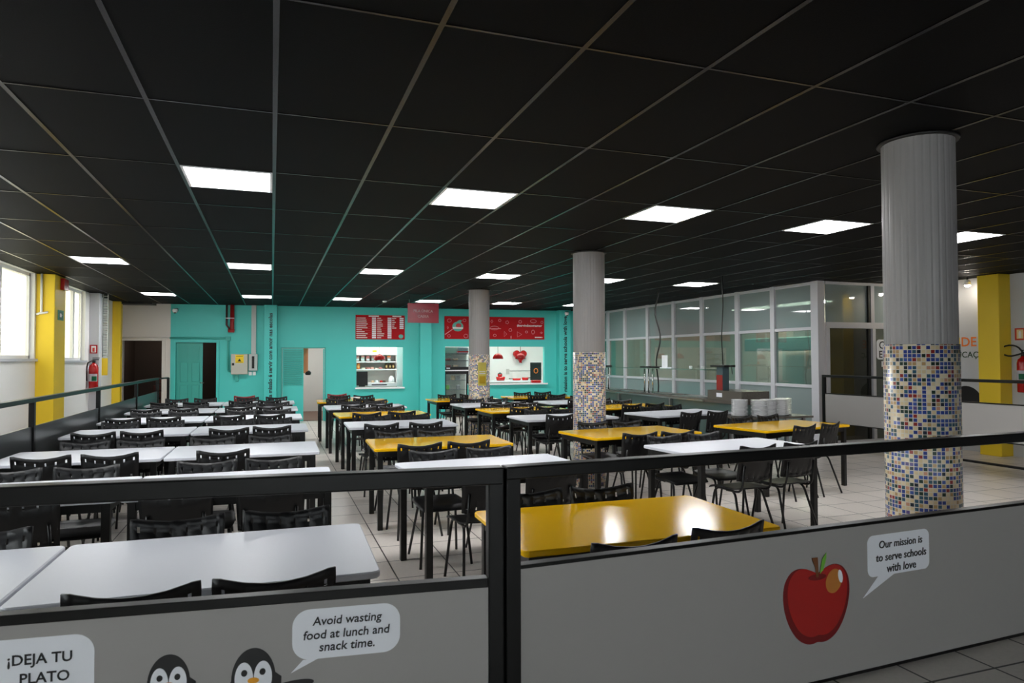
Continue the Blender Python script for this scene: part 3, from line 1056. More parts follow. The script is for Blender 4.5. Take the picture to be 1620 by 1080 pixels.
# railing along the windows
t = thing('railing', 'dark railing with grey panels along the window wall', 'railing', (-2.2, 0, 0))
for y in (2.65, 5.1, 7.82, 10.5, 13.2, 15.5):
    B('post', BLACKPAINT, t, -0.025, 0.025, y - 0.025, y + 0.025, 0, 1.18, 0.003)
B('post', BLACKPAINT, t, 0.10, 0.15, 16.05, 16.1, 0, 1.18, 0.003)
B('rail', BLACKPAINT, t, -0.027, 0.027, 2.65, 15.5, 1.155, 1.20, 0.004)
bm = NB()
tube(bm, [(0, 15.5, 1.178), (0.125, 16.08, 1.178)], 0.022, 4)
obj('end_rail', bm, BLACKPAINT, t)
for a, b in ((2.68, 5.07), (5.13, 7.79), (7.85, 10.47), (10.53, 13.17), (13.23, 15.47)):
    B('panel', RAILGREY, t, -0.008, 0.008, a, b, 0.3, 0.92)

# barrier in front of the glass wall
t = thing('barrier', 'black framed barrier with plain grey panel beside the glass partition', 'barrier', (8.85, 0, 0), 0, 'black framed barriers')
for y in (9.13, 7.0, 4.4):
    B('post', BLACKPAINT, t, -0.025, 0.025, y - 0.025, y + 0.025, 0, 1.26, 0.003)
B('rail', BLACKPAINT, t, -0.027, 0.027, 4.4, 9.155, 1.245, 1.285, 0.004)
B('panel_rail', BLACKPAINT, t, -0.02, 0.02, 4.4, 9.1, 0.965, 0.98, 0.002)
B('panel_rail', BLACKPAINT, t, -0.02, 0.02, 4.4, 9.1, 0.475, 0.49, 0.002)
B('foot_rail', BLACKPAINT, t, -0.02, 0.02, 4.4, 7.0, 0.17, 0.20, 0.003)
B('panel', PANEL, t, -0.01, 0.01, 4.4, 9.1, 0.49, 0.965)

# ------------------------------------------------------------------ glass partition and the kitchen behind it
GXP = 8.9
MY = [17.45, 17.04, 16.07, 14.91, 13.74, 12.63, 11.43, 10.39, 9.32]
r = root_struct('window_3', (GXP, 0, 0))
for y in MY[1:-1]:
    B('mullion', ALU, r, -0.05, 0.05, y - 0.055, y + 0.055, 0, CEIL_Z - 0.001, 0.004)
B('corner_post', ALU, r, -0.05, 0.10, 9.25, 9.42, 0, CEIL_Z - 0.001, 0.006)
for z in (2.06, 1.05, 0.0, CEIL_Z - 0.06):
    B('transom', ALU, r, -0.035, 0.035, 9.42, 17.45, z, z + 0.055, 0.003)
for a, b in zip(MY[1:], MY):
    lo, hi = a + 0.05, b - 0.05
    if a == 9.32:
        lo = 9.42
    B('pane', FROST, r, -0.004, 0.004, lo, hi, 2.115, CEIL_Z - 0.06)
    B('pane', CLEARTINT, r, -0.004, 0.004, lo, hi, 1.105, 2.06)
    B('pane', FROST, r, -0.004, 0.004, lo, hi, 0.055, 1.05)
r = root_struct('window_4', (0, 9.32, 0))
B('transom', ALU, r, 9.06, XR, -0.05, 0.05, 2.09, 2.195, 0.004)
B('transom', ALU, r, 9.06, XR, -0.05, 0.05, 0.0, 0.13, 0.004)
B('transom', ALU, r, 9.06, XR, -0.03, 0.03, CEIL_Z - 0.05, CEIL_Z - 0.001, 0.003)
B('mullion', BLACKM, r, 10.02, 10.07, -0.04, 0.04, 2.195, CEIL_Z - 0.05)
B('mullion', ALU, r, 10.07, 10.15, -0.05, 0.05, 2.195, CEIL_Z - 0.05, 0.004)
B('mullion', ALU, r, 10.10, 10.17, -0.05, 0.05, 0.13, 2.09, 0.004)
B('mullion', BLACKM, r, 10.02, 10.055, -0.03, 0.03, 0.13, 2.09)
B('mullion', ALU, r, 9.06, 9.13, -0.05, 0.05, 0.13, 2.09, 0.004)
B('pane', FROST, r, 9.08, 10.03, -0.004, 0.004, 2.195, CEIL_Z - 0.05)
B('pane', FROST, r, 10.14, XR, -0.004, 0.004, 2.195, CEIL_Z - 0.05)
B('pane', SMOKE, r, 9.12, 10.10, -0.004, 0.004, 0.13, 2.09)
B('pane', SMOKE_PALE, r, 10.17, XR, -0.004, 0.004, 0.13, 2.09)
st = thing('kitchen_sign', 'white cut-out sticker with blue and black lettering on the smoked glass', 'sign', (0, 9.314, 0))
bm = NB()
prism_xz(bm, bubble_outline(10.23, 10.95, 1.54, 1.90, 0.06, None), -0.002, 0)
obj('backing', bm, STICKERWHITE, st)
lettering('Cozinha', INK, st, 10.60, -0.0035, 1.80, 0.62)
lettering('E', INK, st, 10.325, -0.0035, 1.635, 0.075)
lettering('s', BLUEINK, st, 10.425, -0.0035, 1.622, 0.07)
lettering('c', LEAFPRINT, st, 10.515, -0.0035, 1.622, 0.075)
lettering('o', ORANGE, st, 10.615, -0.0035, 1.622, 0.08)
lettering('la', BLUEINK, st, 10.73, -0.0035, 1.635, 0.11)
B('strip', STICKERWHITE, st, 10.34, 10.75, -0.002, 0, 1.41, 1.51)
for x_, m_ in ((10.38, ORANGE), (10.47, LEAFPRINT), (10.56, BLUEINK), (10.65, STICKYELLOW)):
    B('print_mark', m_, st, x_, x_ + 0.06, -0.0028, -0.002, 1.44, 1.48)

# kitchen shell
r = root_struct('wall_kitchen')
bm = NB()
box(bm, 13.2, 13.3, 9.5, 18.2, 0, 2.85)
box(bm, 8.95, 13.3, 18.1, 18.2, 0, 2.85)
box(bm, 11.36, 13.3, 9.36, 9.5, 0, 2.85)
box(bm, 8.96, 13.3, 9.42, 18.2, 2.85, 2.9)
obj('shell', bm, CREAM, r)
B('ground', BROWNFLOOR, r, 8.96, 13.2, 9.5, 18.1, 0.001, 0.01)
t = thing('extractor_hood', 'grey-green extractor hood over the kitchen range behind the glass', 'hood', (12.2, 13.2, 1.75))
B('canopy', mat('hood_teal', (64, 110, 112), 0.4), t, -0.5, 0.5, -1.6, 1.6, 0, 0.32, 0.02)
B('flue', STEEL, t, -0.15, 0.15, -0.2, 0.2, 0.32, 1.0)
t = thing('kitchen_counter', 'steel kitchen counter against the far kitchen wall behind the glass', 'counter', (12.4, 13.4, 0.011))
B('worktop', STEEL, t, -0.4, 0.4, -3.4, 3.4, 0.86, 0.9)
B('cabinet_body', mat('kitchen_blue', (60, 100, 112), 0.5), t, -0.36, 0.36, -3.35, 3.35, 0, 0.86)
t = thing('kitchen_fill_lamp', 'unseen light panel added on the kitchen ceiling behind the glass', 'ceiling light', (11.6, 13.4, 2.85))
B('diffuser', KITCHEN_FILL, t, -0.2, 0.2, -1.5, 1.5, -0.03, -0.001)  # added lamp, makes the cream kitchen wall show through the panes

# ------------------------------------------------------------------ serving counter
t = thing('serving_counter', 'granite topped serving counter in front of the glass partition', 'counter', (6.7, 8.6, 0))
B('worktop', GRANITE, t, 0.0, 0.62, 0.0, 6.0, 0.855, 0.905, 0.004)
B('worktop_block', GRANITE, t, 0.0, 0.52, -0.05, 0.80, 0.905, 1.06, 0.004)
B('cladding', COUNTERBODY, t, 0.06, 0.56, 0.05, 5.95, 0.0, 0.855)
B('tray_rail', STEEL, t, -0.03, 0.02, 0.9, 6.0, 0.86, 0.885)
for y in (1.9, 3.8):
    B('support', STEEL, t, 0.0, 0.04, y, y + 0.05, 0.0, 0.86)
for y in (1.6, 2.6, 3.6, 4.6):
    B('food_well', STEEL, t, 0.15, 0.5, y - 0.4, y + 0.4, 0.905, 0.912)
B('label', STICKERWHITE, t, -0.003, 0.0, 0.42, 0.56, 0.955, 1.02)
t = thing('plate_shelf', 'low granite shelf carrying the plates at the counter end', 'shelf', (6.3, 8.25, 0))
B('slab', GRANITE, t, 0.0, 1.25, -0.25, 0.26, 0.69, 0.72, 0.004)
for x in (0.1, 1.1):
    B('leg', STEEL, t, x, x + 0.05, -0.2, -0.15, 0, 0.69)
    B('leg', STEEL, t, x, x + 0.05, 0.15, 0.2, 0, 0.69)
t = thing('sneeze_guard', 'glass sneeze guard on chrome posts over the serving counter', 'sneeze guard', (6.85, 9.3, 0.905))
B('glass_shelf', GUARD, t, -0.17, 0.17, 0.1, 4.6, 0.47, 0.482)
for y in (1.95, 2.1, 2.25, 3.75, 4.15):
    bm = NB()
    tube(bm, [(-0.05, y, 0.008), (-0.05, y, 0.475)], 0.014, 10)
    lathe(bm, [(0.035, 0.008), (0.035, 0.02)], 16, -0.05, y)
    obj('post', bm, CHROME, t)
for y in (2.1, 4.1):
    B('heat_lamp_bar', BLACKM, t, -0.12, 0.12, y - 0.2, y + 0.2, 0.485, 0.515, 0.004)
t = thing('pay_terminal', 'upright terminal box with red card and black top on the counter', 'terminal', (6.86, 9.2, 1.06))
B('housing', mat('terminal_slate', (70, 92, 98), 0.4), t, -0.06, 0.06, -0.07, 0.09, 0.0, 0.37, 0.005)
B('top_plate', BLACKM, t, -0.11, 0.11, -0.17, 0.19, 0.37, 0.40, 0.004)
B('card', REDPIPE, t, -0.066, -0.0601, -0.066, 0.086, 0.0, 0.24)
bm = NB()
tube(bm, [(0.0, -0.15, 0.40), (-0.02, -0.22, 0.39), (-0.03, -0.26, 0.33), (-0.03, -0.27, 0.26)], 0.006)
obj('cord', bm, BLACKM, t)
bm = NB()
tube(bm, [(6.86, 9.2, 1.462), (6.85, 9.22, 1.9), (6.87, 9.2, 2.4), (6.86, 9.2, CEIL_Z - 0.001)], 0.008)
tag(obj('hanging_cable', bm, BLACKM), 'thin black cable hanging from the ceiling to the pay terminal', 'cable')
bm = NB()
tube(bm, [(7.07 + 0.03 * math.sin(k * 0.9), 11.5 + 0.05 * math.sin(k * 0.6), 0.915 + (CEIL_Z - 0.916) * k / 16) for k in range(17)], 0.014)
tag(obj('hanging_cable', bm, BLACKM), 'thick wavy black cable hanging from the ceiling to the granite counter', 'cable')
t = thing('menu_card', 'white card stand on the glass sneeze guard', 'sign', (6.88, 10.95, 1.388))
B('card', STICKERWHITE, t, -0.012, 0.0, -0.09, 0.09, 0.0, 0.24)
B('foot', STICKERWHITE, t, -0.05, 0.05, -0.14, 0.1, 0.0, 0.02)
for k, y in enumerate((9.75, 10.1)):
    bm = NB()
    lathe(bm, [(0.025, 0), (0.03, 0.04), (0.026, 0.05)], 16)
    tag(obj('small_cup', bm, PORCELAIN, None, (6.86, y, 1.388)), 'small white cup on the glass guard, %s the pay terminal' % ('close to' if k == 0 else 'farther from'), 'cup', 'cups on the sneeze guard')

# plates: stacks on the low shelf
bm = NB()
lathe(bm, [(0.07, 0.0), (0.075, 0.004), (0.118, 0.017), (0.120, 0.020), (0.116, 0.021), (0.075, 0.008), (0.0005, 0.007)], 32)
plate = obj('dinner_plate', bm, PORCELAIN)
SP = [(6.47, 8.30, 13), (6.68, 8.13, 13), (6.90, 8.20, 13), (7.12, 8.20, 13), (7.30, 8.34, 13)]
SN = ['closest to the aisle', 'second from the aisle', 'in the middle', 'second from the glass', 'closest to the glass']
first = True
for (x, y, n), nm in zip(SP, SN):
    for k in range(n):
        if first:
            o, first = plate, False
        else:
            o = plate.copy()
            COL.objects.link(o)
        o.location = (x, y, 0.7205 + 0.0185 * k)
        tag(o, 'white plate, %s from the bottom of the stack %s' % (ORD[k + 1], nm), 'plate', 'stacked dinner plates')

# ------------------------------------------------------------------ things on and behind the teal wall
def wthing(name, label, cat, s, z, d=0.0, group=None):
    return thing(name, label, cat, wp(s, z, d), -WA, group)

# menu board
t = wthing('menu_board', 'red menu board with white price columns above the small hatch', 'sign', 2.665, 2.395)
B('board', RED, t, -0.63, 0.63, -0.025, -0.001, -0.315, 0.315, 0.003)
def bars(name, m, parent, rects, y=-0.026, th=0.001):
    bm = NB()
    for a, b, c, d in rects:
        box(bm, a, b, y - th, y, c, d)
    return obj(name, bm, m, parent)
rnd = random.Random(5)
rows, prices = [], []
for c0, c1, p0, p1, n in ((-0.61, -0.22, -0.215, -0.11, 11), (-0.085, 0.17, 0.185, 0.285, 11), (0.30, 0.46, 0.495, 0.60, 6)):
    for k in range(n):
        z = 0.235 - k * 0.0505
        prices.append((p0, p1, z - 0.017, z + 0.017))
        rows.append((c0, c0 + (c1 - c0) * rnd.uniform(0.35, 0.75), z - 0.009, z + 0.007))
for q in prices:
    bars('price_label', STICKERWHITE, t, [q])
bars('lettering', WHITEINK, t, rows)
bars('lettering', WHITEINK, t, [(-0.30, -0.04, 0.272, 0.302), (0.31, 0.54, 0.272, 0.302)])
bars('rule_print', mat('pale_red_print', (206, 110, 110), 0.5), t, [(-0.61, -0.22, 0.215 - k * 0.0505, 0.2175 - k * 0.0505) for k in range(10)] + [(-0.085, 0.17, 0.215 - k * 0.0505, 0.2175 - k * 0.0505) for k in range(10)])
obj('logo', prism_xz(NB(), ellipse(0.53, -0.235, 0.06, 0.055), -0.027, -0.026), LOGOTEAL, t)

# banner
t = wthing('banner', 'long red banner with a hashtag slogan above the wide hatch', 'banner', 5.75, 2.405)
B('board', RED, t, -1.40, 1.40, -0.025, -0.001, -0.305, 0.305, 0.003)
lettering('#servindocomamor', WHITEINK, t, 0.97, -0.027, 0.075, 0.72)
bars('caption', WHITEINK, t, [(1.12, 1.32, -0.26, -0.235), (1.335, 1.345, -0.26, -0.235)])
lg = obj('logo', prism_xz(NB(), ellipse(-1.04, 0.03, 0.15, 0.13), -0.027, -0.026), LOGOTEAL, t)
obj('logo_fruit', prism_xz(NB(), ellipse(-1.02, 0.055, 0.075, 0.06), -0.0285, -0.027), REDENAMEL, lg)
obj('logo_band', prism_xz(NB(), [(-1.18, -0.03), (-0.90, -0.03), (-0.90, 0.01), (-1.18, 0.02)], -0.030, -0.0285), WHITEINK, lg)
obj('logo_leaf', prism_xz(NB(), ellipse(-1.0, 0.165, 0.07, 0.035, rot=0.4), -0.0285, -0.026), LOGOTEAL, lg)
obj('logo_spoon', prism_xz(NB(), [(-1.39, -0.20), (-1.18, -0.05), (-1.18, -0.03), (-1.39, -0.175)], -0.027, -0.026), mat('pale_pink_print', (226, 170, 172), 0.5), lg)
def ring(cx, cz, a, b, n=14, w=0.010):
    bm = NB()
    o = ellipse(cx, cz, a, b, n)
    i = ellipse(cx, cz, a - w, b - w, n)
    vo = [bm.verts.new((x, -0.027, z)) for x, z in o]
    vi = [bm.verts.new((x, -0.027, z)) for x, z in i]
    for k in range(n):
        bm.faces.new((vo[k], vo[(k + 1) % n], vi[(k + 1) % n], vi[k]))
    return bm
DP = mat('doodle_print', (222, 150, 156), 0.5)
for cx, cz, a, b, n in ((-1.27, 0.19, 0.06, 0.05, 14), (-0.86, 0.20, 0.05, 0.04, 14), (-1.28, -0.22, 0.045, 0.045, 6), (-0.82, -0.22, 0.06, 0.055, 14), (-0.1, 0.18, 0.035, 0.05, 4), (0.12, 0.21, 0.04, 0.04, 10),
                        (0.33, 0.16, 0.05, 0.05, 5), (0.70, 0.18, 0.045, 0.045, 14), (1.08, 0.20, 0.09, 0.05, 14), (1.33, 0.17, 0.04, 0.04, 6), (0.42, -0.05, 0.05, 0.05, 6), (0.27, -0.16, 0.05, 0.09, 3),
                        (0.66, -0.17, 0.09, 0.09, 3), (0.88, -0.10, 0.035, 0.035, 10), (1.07, -0.10, 0.05, 0.06, 12), (1.31, -0.12, 0.04, 0.03, 4), (-0.02, -0.20, 0.05, 0.04, 8), (0.44, -0.25, 0.02, 0.05, 5), (-0.03, 0.0, 0.13, 0.055, 16), (-1.31, 0.0, 0.02, 0.04, 4)):
    obj('doodle_print', ring(cx, cz, a, b, n), DP, t)
bars('doodle_print', DP, t, [(-0.18, 0.15, -0.022, -0.008)])

# hanging sign
t = thing('hanging_sign', 'translucent red queue sign hanging from the ceiling', 'sign', (3.023, 14.2, CEIL_Z))
B('board', SIGNRED, t, -0.334, 0.334, -0.006, 0.006, -0.575, -0.158, 0.002)
lettering('FILA ÚNICA', PINKINK, t, 0.0, -0.0085, -0.315, 0.42)
lettering('CAIXA', PINKINK, t, 0.0, -0.0085, -0.435, 0.24)
for x in (-0.3, 0.3):
    bm = NB()
    tube(bm, [(x, 0, -0.16), (x, 0, -0.002)], 0.003, 6)
    obj('hanger', bm, CHROME, t)
bm = NB()
lathe(bm, [(0.03, -0.035), (0.05, -0.025), (0.055, -0.0005)], 20)
tag(obj('smoke_detector', bm, PORCELAIN, None, (2.44, 15.7, CEIL_Z)), 'small white smoke detector on the ceiling before the menu board', 'detector')

# dome cameras
def dome(s, z, d, label):
    t = wthing('dome_camera', label, 'camera', s, z, d, 'dome cameras')
    B('bracket', BLACKM, t, -0.02, 0.06, -0.06, 0.0, -0.02, 0.05, 0.004)
    bm = NB()
    lathe(bm, [(0.02, 0.03), (0.055, 0.03), (0.06, -0.01), (0.045, -0.05), (0.02, -0.065)], 20, 0, -0.09)
    obj('housing', bm, PORCELAIN, t)
    bm = NB()
    lathe(bm, [(0.035, -0.048), (0.02, -0.072), (0.004, -0.078)], 16, 0, -0.10)
    obj('lens', bm, BLACKM, t)
dome(-2.2, 2.75, 0.0, 'white dome camera on the teal wall above the teal door')
dome(7.7, 2.82, -0.25, 'white dome camera at the top of the pilaster lettered in English')

# pipes, ducts, electric boxes
bm = NB()
tube(bm, [(0.03, -0.07, 0.0), (0.03, -0.07, -0.60), (0.0, -0.07, -0.66)], 0.05, 14)
lathe(bm, [(0.075, -0.70), (0.08, -0.66), (0.075, -0.62)], 16, 0.01, -0.07)
t = wthing('fire_pipe', 'red fire pipe dropping from the ceiling on the teal wall', 'pipe', -0.95, 2.93)
obj('riser', bm, REDPIPE, t)
bm = NB()
tube(bm, [(-0.10, -0.05, 0.0), (-0.10, -0.05, -0.52), (-0.03, -0.06, -0.62)], 0.022, 10)
obj('drain_tube', bm, mat('dark_oxide', (70, 34, 32), 0.5), t)
B('clamp', STEEL, t, -0.12, 0.09, -0.13, 0.0, -0.36, -0.345)
t = wthing('cable_duct', 'grey cable duct from the ceiling to the intercom box', 'duct', -0.425, 1.70)
B('channel', DUCT, t, -0.055, 0.055, -0.06, -0.001, 0.0, 1.22, 0.004)
t = wthing('electric_box', 'grey electric box with yellow warning sticker on teal wall', 'electric box', -0.74, 1.45)
B('casing', BOXGREY, t, -0.19, 0.19, -0.16, -0.001, -0.25, 0.25, 0.006)
dr = B('door', BOXGREY, t, -0.18, 0.18, -0.172, -0.161, -0.24, 0.24, 0.004)
B('lock', BLACKM, dr, -0.165, -0.115, -0.18, -0.172, -0.03, 0.03, 0.004)
sk = B('warning_sticker', STICKYELLOW, dr, -0.09, 0.10, -0.1745, -0.172, 0.03, 0.23)
obj('warning_triangle', prism_xz(NB(), [(-0.035, 0.07), (0.045, 0.07), (0.005, 0.14)], -0.176, -0.1748), INK, sk)
bm = NB()
box(bm, -0.07, 0.08, -0.176, -0.1748, 0.19, 0.20)
box(bm, -0.07, 0.08, -0.176, -0.1748, 0.045, 0.053)
obj('lettering', bm, INK, sk)
B('bracket', TEAL_DOOR, t, -0.10, -0.03, -0.05, -0.001, -0.42, -0.251)
t = wthing('intercom_box', 'white intercom box beside the electric box', 'electric box', -0.43, 1.495)
B('casing', DUCT, t, -0.10, 0.10, -0.10, -0.001, -0.205, 0.203, 0.006)
B('display', BLACKM, t, -0.03, 0.03, -0.104, -0.1, -0.15, 0.15, 0.003)
for k, s in enumerate((-0.50, -0.41)):
    t = wthing('socket', 'small white socket under the intercom box, %s' % ('closer to the electric box' if k == 0 else 'closer to the lettered pilaster'), 'socket', s, 1.22, 0, 'sockets under the boxes')
    B('plate', PORCELAIN, t, -0.035, 0.035, -0.03, -0.001, -0.045, 0.045, 0.004)
t = wthing('wall_conduit', 'thin painted conduit running above the doors on the back wall', 'conduit', 0, 0)
bm = NB()
tube(bm, [(-3.44, -0.03, 2.085), (-2.32, -0.03, 2.085)], 0.02, 8)
obj('cream_run', bm, CREAM, t)
bm = NB()
tube(bm, arc_path((-2.32, -0.03, 2.085), (-1.01, -0.03, 2.085), (-1.01, -0.03, 1.30), 0.05), 0.022, 8)
obj('teal_run', bm, TEAL_DOOR, t)
B('junction', TEAL_DOOR, t, -1.07, -0.96, -0.055, -0.001, 2.03, 2.13, 0.004)
bm = NB()
tube(bm, [(-1.01, -0.03, 1.30), (-0.93, -0.04, 1.26)], 0.022, 8)
obj('teal_run', bm, TEAL_DOOR, t)
# cable ladder in the window corner
t = thing('cable_ladder', 'grey cable ladder rising in the corner by the yellow post', 'cable ladder', (-3.215, 15.88, 0))
for x in (-0.045, 0.045):
    B('side_rail', STEEL, t, x - 0.008, x + 0.008, -0.03, 0.0, 1.62, CEIL_Z - 0.002)
bm = NB()
for k in range(26):
    z = 1.66 + k * 0.048
    box(bm, -0.04, 0.04, -0.028, -0.012, z, z + 0.014)
obj('rung', bm, STEEL, t)
B('meter_box', YELLOWP, t, -0.05, 0.05, -0.06, 0.0, 1.25, 1.6, 0.005)

# behind the doors: stacked steps, orange poster
t = wthing('stair_flight', 'dark reddish-brown stair flight inside the dark doorway', 'stairs', -2.75, 0, 1.4)
for k in range(6):
    B('step', BROWNSTEP, t, -0.45, 0.45, k * 0.25, 1.6, k * 0.18 + 0.012, k * 0.18 + 0.15, 0.004)
t = wthing('orange_poster', 'orange poster on the wall behind the louvered door', 'poster', 0.70, 1.52, 0.3)
B('sheet', mat('pale_orange_print', (238, 150, 100), 0.5), t, 0.0, 0.16, 0.0, 0.004, -0.31, 0.6)
bm = NB()
lathe(bm, [(0.05, -0.06), (0.075, -0.03), (0.075, 0.02), (0.03, 0.06)], 16)
t = wthing('black_dispenser', 'small black dispenser just inside the louvered door', 'dispenser', 0.86, 1.22, 0.35)  # small dark shape by the door, built as a dispenser, gives no light
obj('cover', bm, BLACKM, t)

# small hatch: sill, shelves, goods
t = wthing('hatch_sill', 'white sill of the small serving hatch', 'sill', 2.66, 0.80)
B('board', PORCELAIN, t, -0.63, 0.63, -0.10, 0.15, 0.0, 0.04, 0.004)
t = wthing('shelf_unit', 'white shelf unit with goods behind the small hatch', 'shelf', 2.66, 0, 1.05)
for z in (0.86, 1.265, 1.475, 1.68):
    B('shelf', PORCELAIN, t, -0.62, 0.52, 0.0, 0.38, z, z + 0.03)
B('back_panel', CREAM, t, -0.62, 0.52, 0.38, 0.40, 0.0, 2.1)
B('side_panel', PORCELAIN, t, 0.52, 0.74, -0.25, 0.40, 0.0, 2.3)
B('side_panel', PORCELAIN, t, -0.64, -0.62, 0.0, 0.40, 0.0, 2.1)
B('cabinet_body', CREAM, t, -0.62, 0.52, 0.02, 0.38, 0.0, 0.86)
WALLBOX = [mat('snack_box_pink', (214, 160, 146), 0.6), mat('snack_box_cream', (226, 210, 190), 0.6), mat('snack_box_rose', (206, 128, 124), 0.6)]
for k in range(7):
    t = wthing('snack_box', 'printed snack box on the upper shelf behind the small hatch, %s from the doors' % ORD[k + 1], 'box', 2.14 + k * 0.142, 1.505, 1.15, 'snack boxes on the shelf')
    B('carton', WALLBOX[k % 3], t, -0.045, 0.045, 0, 0.12, 0, 0.15, 0.003)
    B('label', STICKERWHITE, t, -0.04, 0.04, -0.002, 0.0, 0.02, 0.075)
    B('lid', ORANGE if k == 6 else WALLBOX[2], t, -0.047, 0.047, -0.003, 0.123, 0.12, 0.152, 0.002)
t = wthing('price_card', 'small yellow and white card on the top shelf of the hatch', 'card', 2.60, 1.71, 1.12)
B('card', STICKERWHITE, t, -0.07, 0.07, 0, 0.01, 0, 0.16)
B('band', STICKYELLOW, t, -0.06, 0.06, -0.002, 0, 0.05, 0.10)
for k, (s, c) in enumerate(((2.16, ORANGE), (2.92, DARKBROWN), (3.02, DARKBROWN), (3.11, DARKBROWN))):
    t = wthing('snack_bag', '%s snack bag on the middle hatch shelf, %s' % ('orange' if k == 0 else 'dark brown', ('by the till screen end', 'beside the wrapped snacks', 'between two brown bags', 'against the white side panel')[k]), 'snack bag', s, 1.295, 1.12, 'snack bags')
    bm = NB()
    lathe(bm, [(0.045, 0), (0.05, 0.04), (0.048, 0.11), (0.03, 0.16)], 12)
    obj('pouch', bm, c, t)
    B('label', mat('tan_label', (206, 170, 110), 0.5), t, -0.02, 0.02, -0.054, -0.046, 0.04, 0.10)
for k in range(5):
    bm = NB()
    box(bm, -0.045, 0.045, -0.06, 0.06, 0, 0.035 + 0.012 * (k % 3), 0.01)
    t = tag(obj('wrapped_bar', bm, WALLBOX[(k + 1) % 3], None, wp(2.30 + k * 0.115, 1.295, 1.15), -WA + 0.4 * (k % 2)), 'pink and cream wrapped snack on the middle hatch shelf, %s from orange bag' % ORD[k + 1], 'snack', 'wrapped snacks')
t = wthing('monitor', 'black back of a till screen standing on the small hatch counter', 'monitor', 2.22, 0.84, 0.35)
B('screen', BLACKM, t, -0.14, 0.15, 0.0, 0.05, 0.04, 0.40, 0.008)
B('stand', BLACKM, t, -0.08, 0.08, 0.0, 0.14, 0.001, 0.04, 0.004)
t = wthing('receipt_printer', 'long pale cash drawer behind the small hatch sill', 'cash drawer', 2.72, 0.86, 0.9)
B('casing', PORCELAIN, t, -0.35, 0.42, -0.55, -0.05, -0.012, 0.075, 0.006)
B('slot', BLACKM, t, -0.25, 0.15, -0.553, -0.549, 0.015, 0.04)
t = wthing('paper_bag', 'crumpled white bag on the hatch counter beside the white panel', 'bag', 3.06, 0.895, 1.12)
bm = NB()
lathe(bm, [(0.07, 0), (0.085, 0.06), (0.075, 0.15), (0.03, 0.21)], 10)
obj('sack', bm, PORCELAIN, t)
for k, (s, c) in enumerate(((2.55, CARDBOARD), (2.66, STICKERWHITE), (2.78, REDENAMEL), (2.86, DARKBROWN))):
    bm = NB()
    lathe(bm, [(0.04, 0), (0.045, 0.05), (0.03, 0.09)], 12)
    tag(obj('spice_jar', bm, c, None, wp(s, 0.8905, 1.12), -WA), '%s jar on the counter of the small hatch' % ('tan', 'white', 'red', 'dark brown')[k], 'jar', 'jars behind the small hatch')

# pendant lamps
def pendant(s, z, d, label, top):
    t = wthing('pendant_lamp', label, 'lamp', s, z, d, 'red pendant lamps')
    bm = NB()
    prof = [(0.148 * math.cos(a), 0.158 * math.sin(a)) for a in [k * PI / 2 / 8 for k in range(9)]]
    prof[-1] = (0.012, 0.158)
    lathe(bm, prof, 28, cap=False)
    bmesh.ops.solidify(bm, geom=bm.faces[:], thickness=0.004)
    obj('shade', bm, REDENAMEL, t)
    bm = NB()
    tube(bm, [(0, 0, 0.15), (0, 0, top - z)], 0.005, 6)
    obj('cord', bm, BLACKM, t)
pendant(2.68, 1.54, 0.45, 'red dome pendant lamp hanging in the small hatch', 2.598)
pendant(5.94, 1.565, 0.45, 'red dome pendant lamp in the wide hatch closest to the column', 2.598)
pendant(6.59, 1.565, 0.45, 'red dome pendant lamp hanging before the red heart', 2.598)

# wide hatch
t = wthing('hatch_sill', 'long white sill of the wide serving hatch', 'sill', 6.1, 0.86)
B('board', PORCELAIN, t, -1.10, 1.12, -0.11, 0.15, 0.0, 0.04, 0.004)
def heart_pts(w, n=40):
    p = []
    for k in range(n):
        a = 2 * PI * k / n
        p.append((w * math.sin(a) ** 3, w * (0.8125 * math.cos(a) - 0.3125 * math.cos(2 * a) - 0.125 * math.cos(3 * a) - 0.0625 * math.cos(4 * a))))
    return p
t = wthing('heart_sign', 'glossy red heart mounted on the white wall behind the hatch', 'sign', 7.155, 1.67, 2.5)
bm = NB()
prism_xz(bm, heart_pts(0.215), -0.14, 0.0)
bmesh.ops.bevel(bm, geom=[e for e in bm.edges if abs(e.verts[0].co.y + 0.14) < 1e-4 and abs(e.verts[1].co.y + 0.14) < 1e-4], offset=0.04, segments=3, affect='EDGES')
obj('body', bm, REDENAMEL, t)
t = wthing('back_counter', 'white counter with pots along the wall behind the wide hatch', 'counter', 6.2, 0, 1.35)
B('worktop', PORCELAIN, t, -0.7, 1.45, 0.0, 0.55, 0.88, 0.925)
B('cabinet_body', CREAM, t, -0.68, 1.43, 0.05, 0.55, 0.0, 0.88)
def pot(name, label, s, d, z, r, h, handle, lid):
    t = wthing(name, label, 'pot', s, z, d, 'red pots behind the wide hatch')
    bm = NB()
    lathe(bm, [(r * 0.8, 0.0), (r * 0.95, h * 0.3), (r, h)], 24)
    obj('body', bm, REDENAMEL, t)
    if lid:
        bm = NB()
        lathe(bm, [(r * 1.02, h), (r * 0.7, h + 0.025), (0.02, h + 0.03), (0.02, h + 0.05)], 24)
        obj('lid', bm, BLACKM, t)
    if handle:
        bm = NB()
        tube(bm, [(handle * r, 0, h * 0.8), (handle * (r + 0.11), -0.02, h * 0.9)], 0.012)
        obj('handle', bm, BLACKM, t)
pot('red_bowl', 'wide red bowl on the white counter with a small pot in it', 6.30, 1.55, 0.9255, 0.135, 0.11, 0, False)
pot('red_saucepan', 'small red saucepan with black lid above the red bowl', 6.28, 1.55, 1.037, 0.07, 0.08, 0, True)
pot('red_pan', 'shallow red pan near the middle of the white counter', 6.79, 1.55, 0.9255, 0.13, 0.06, -1, False)
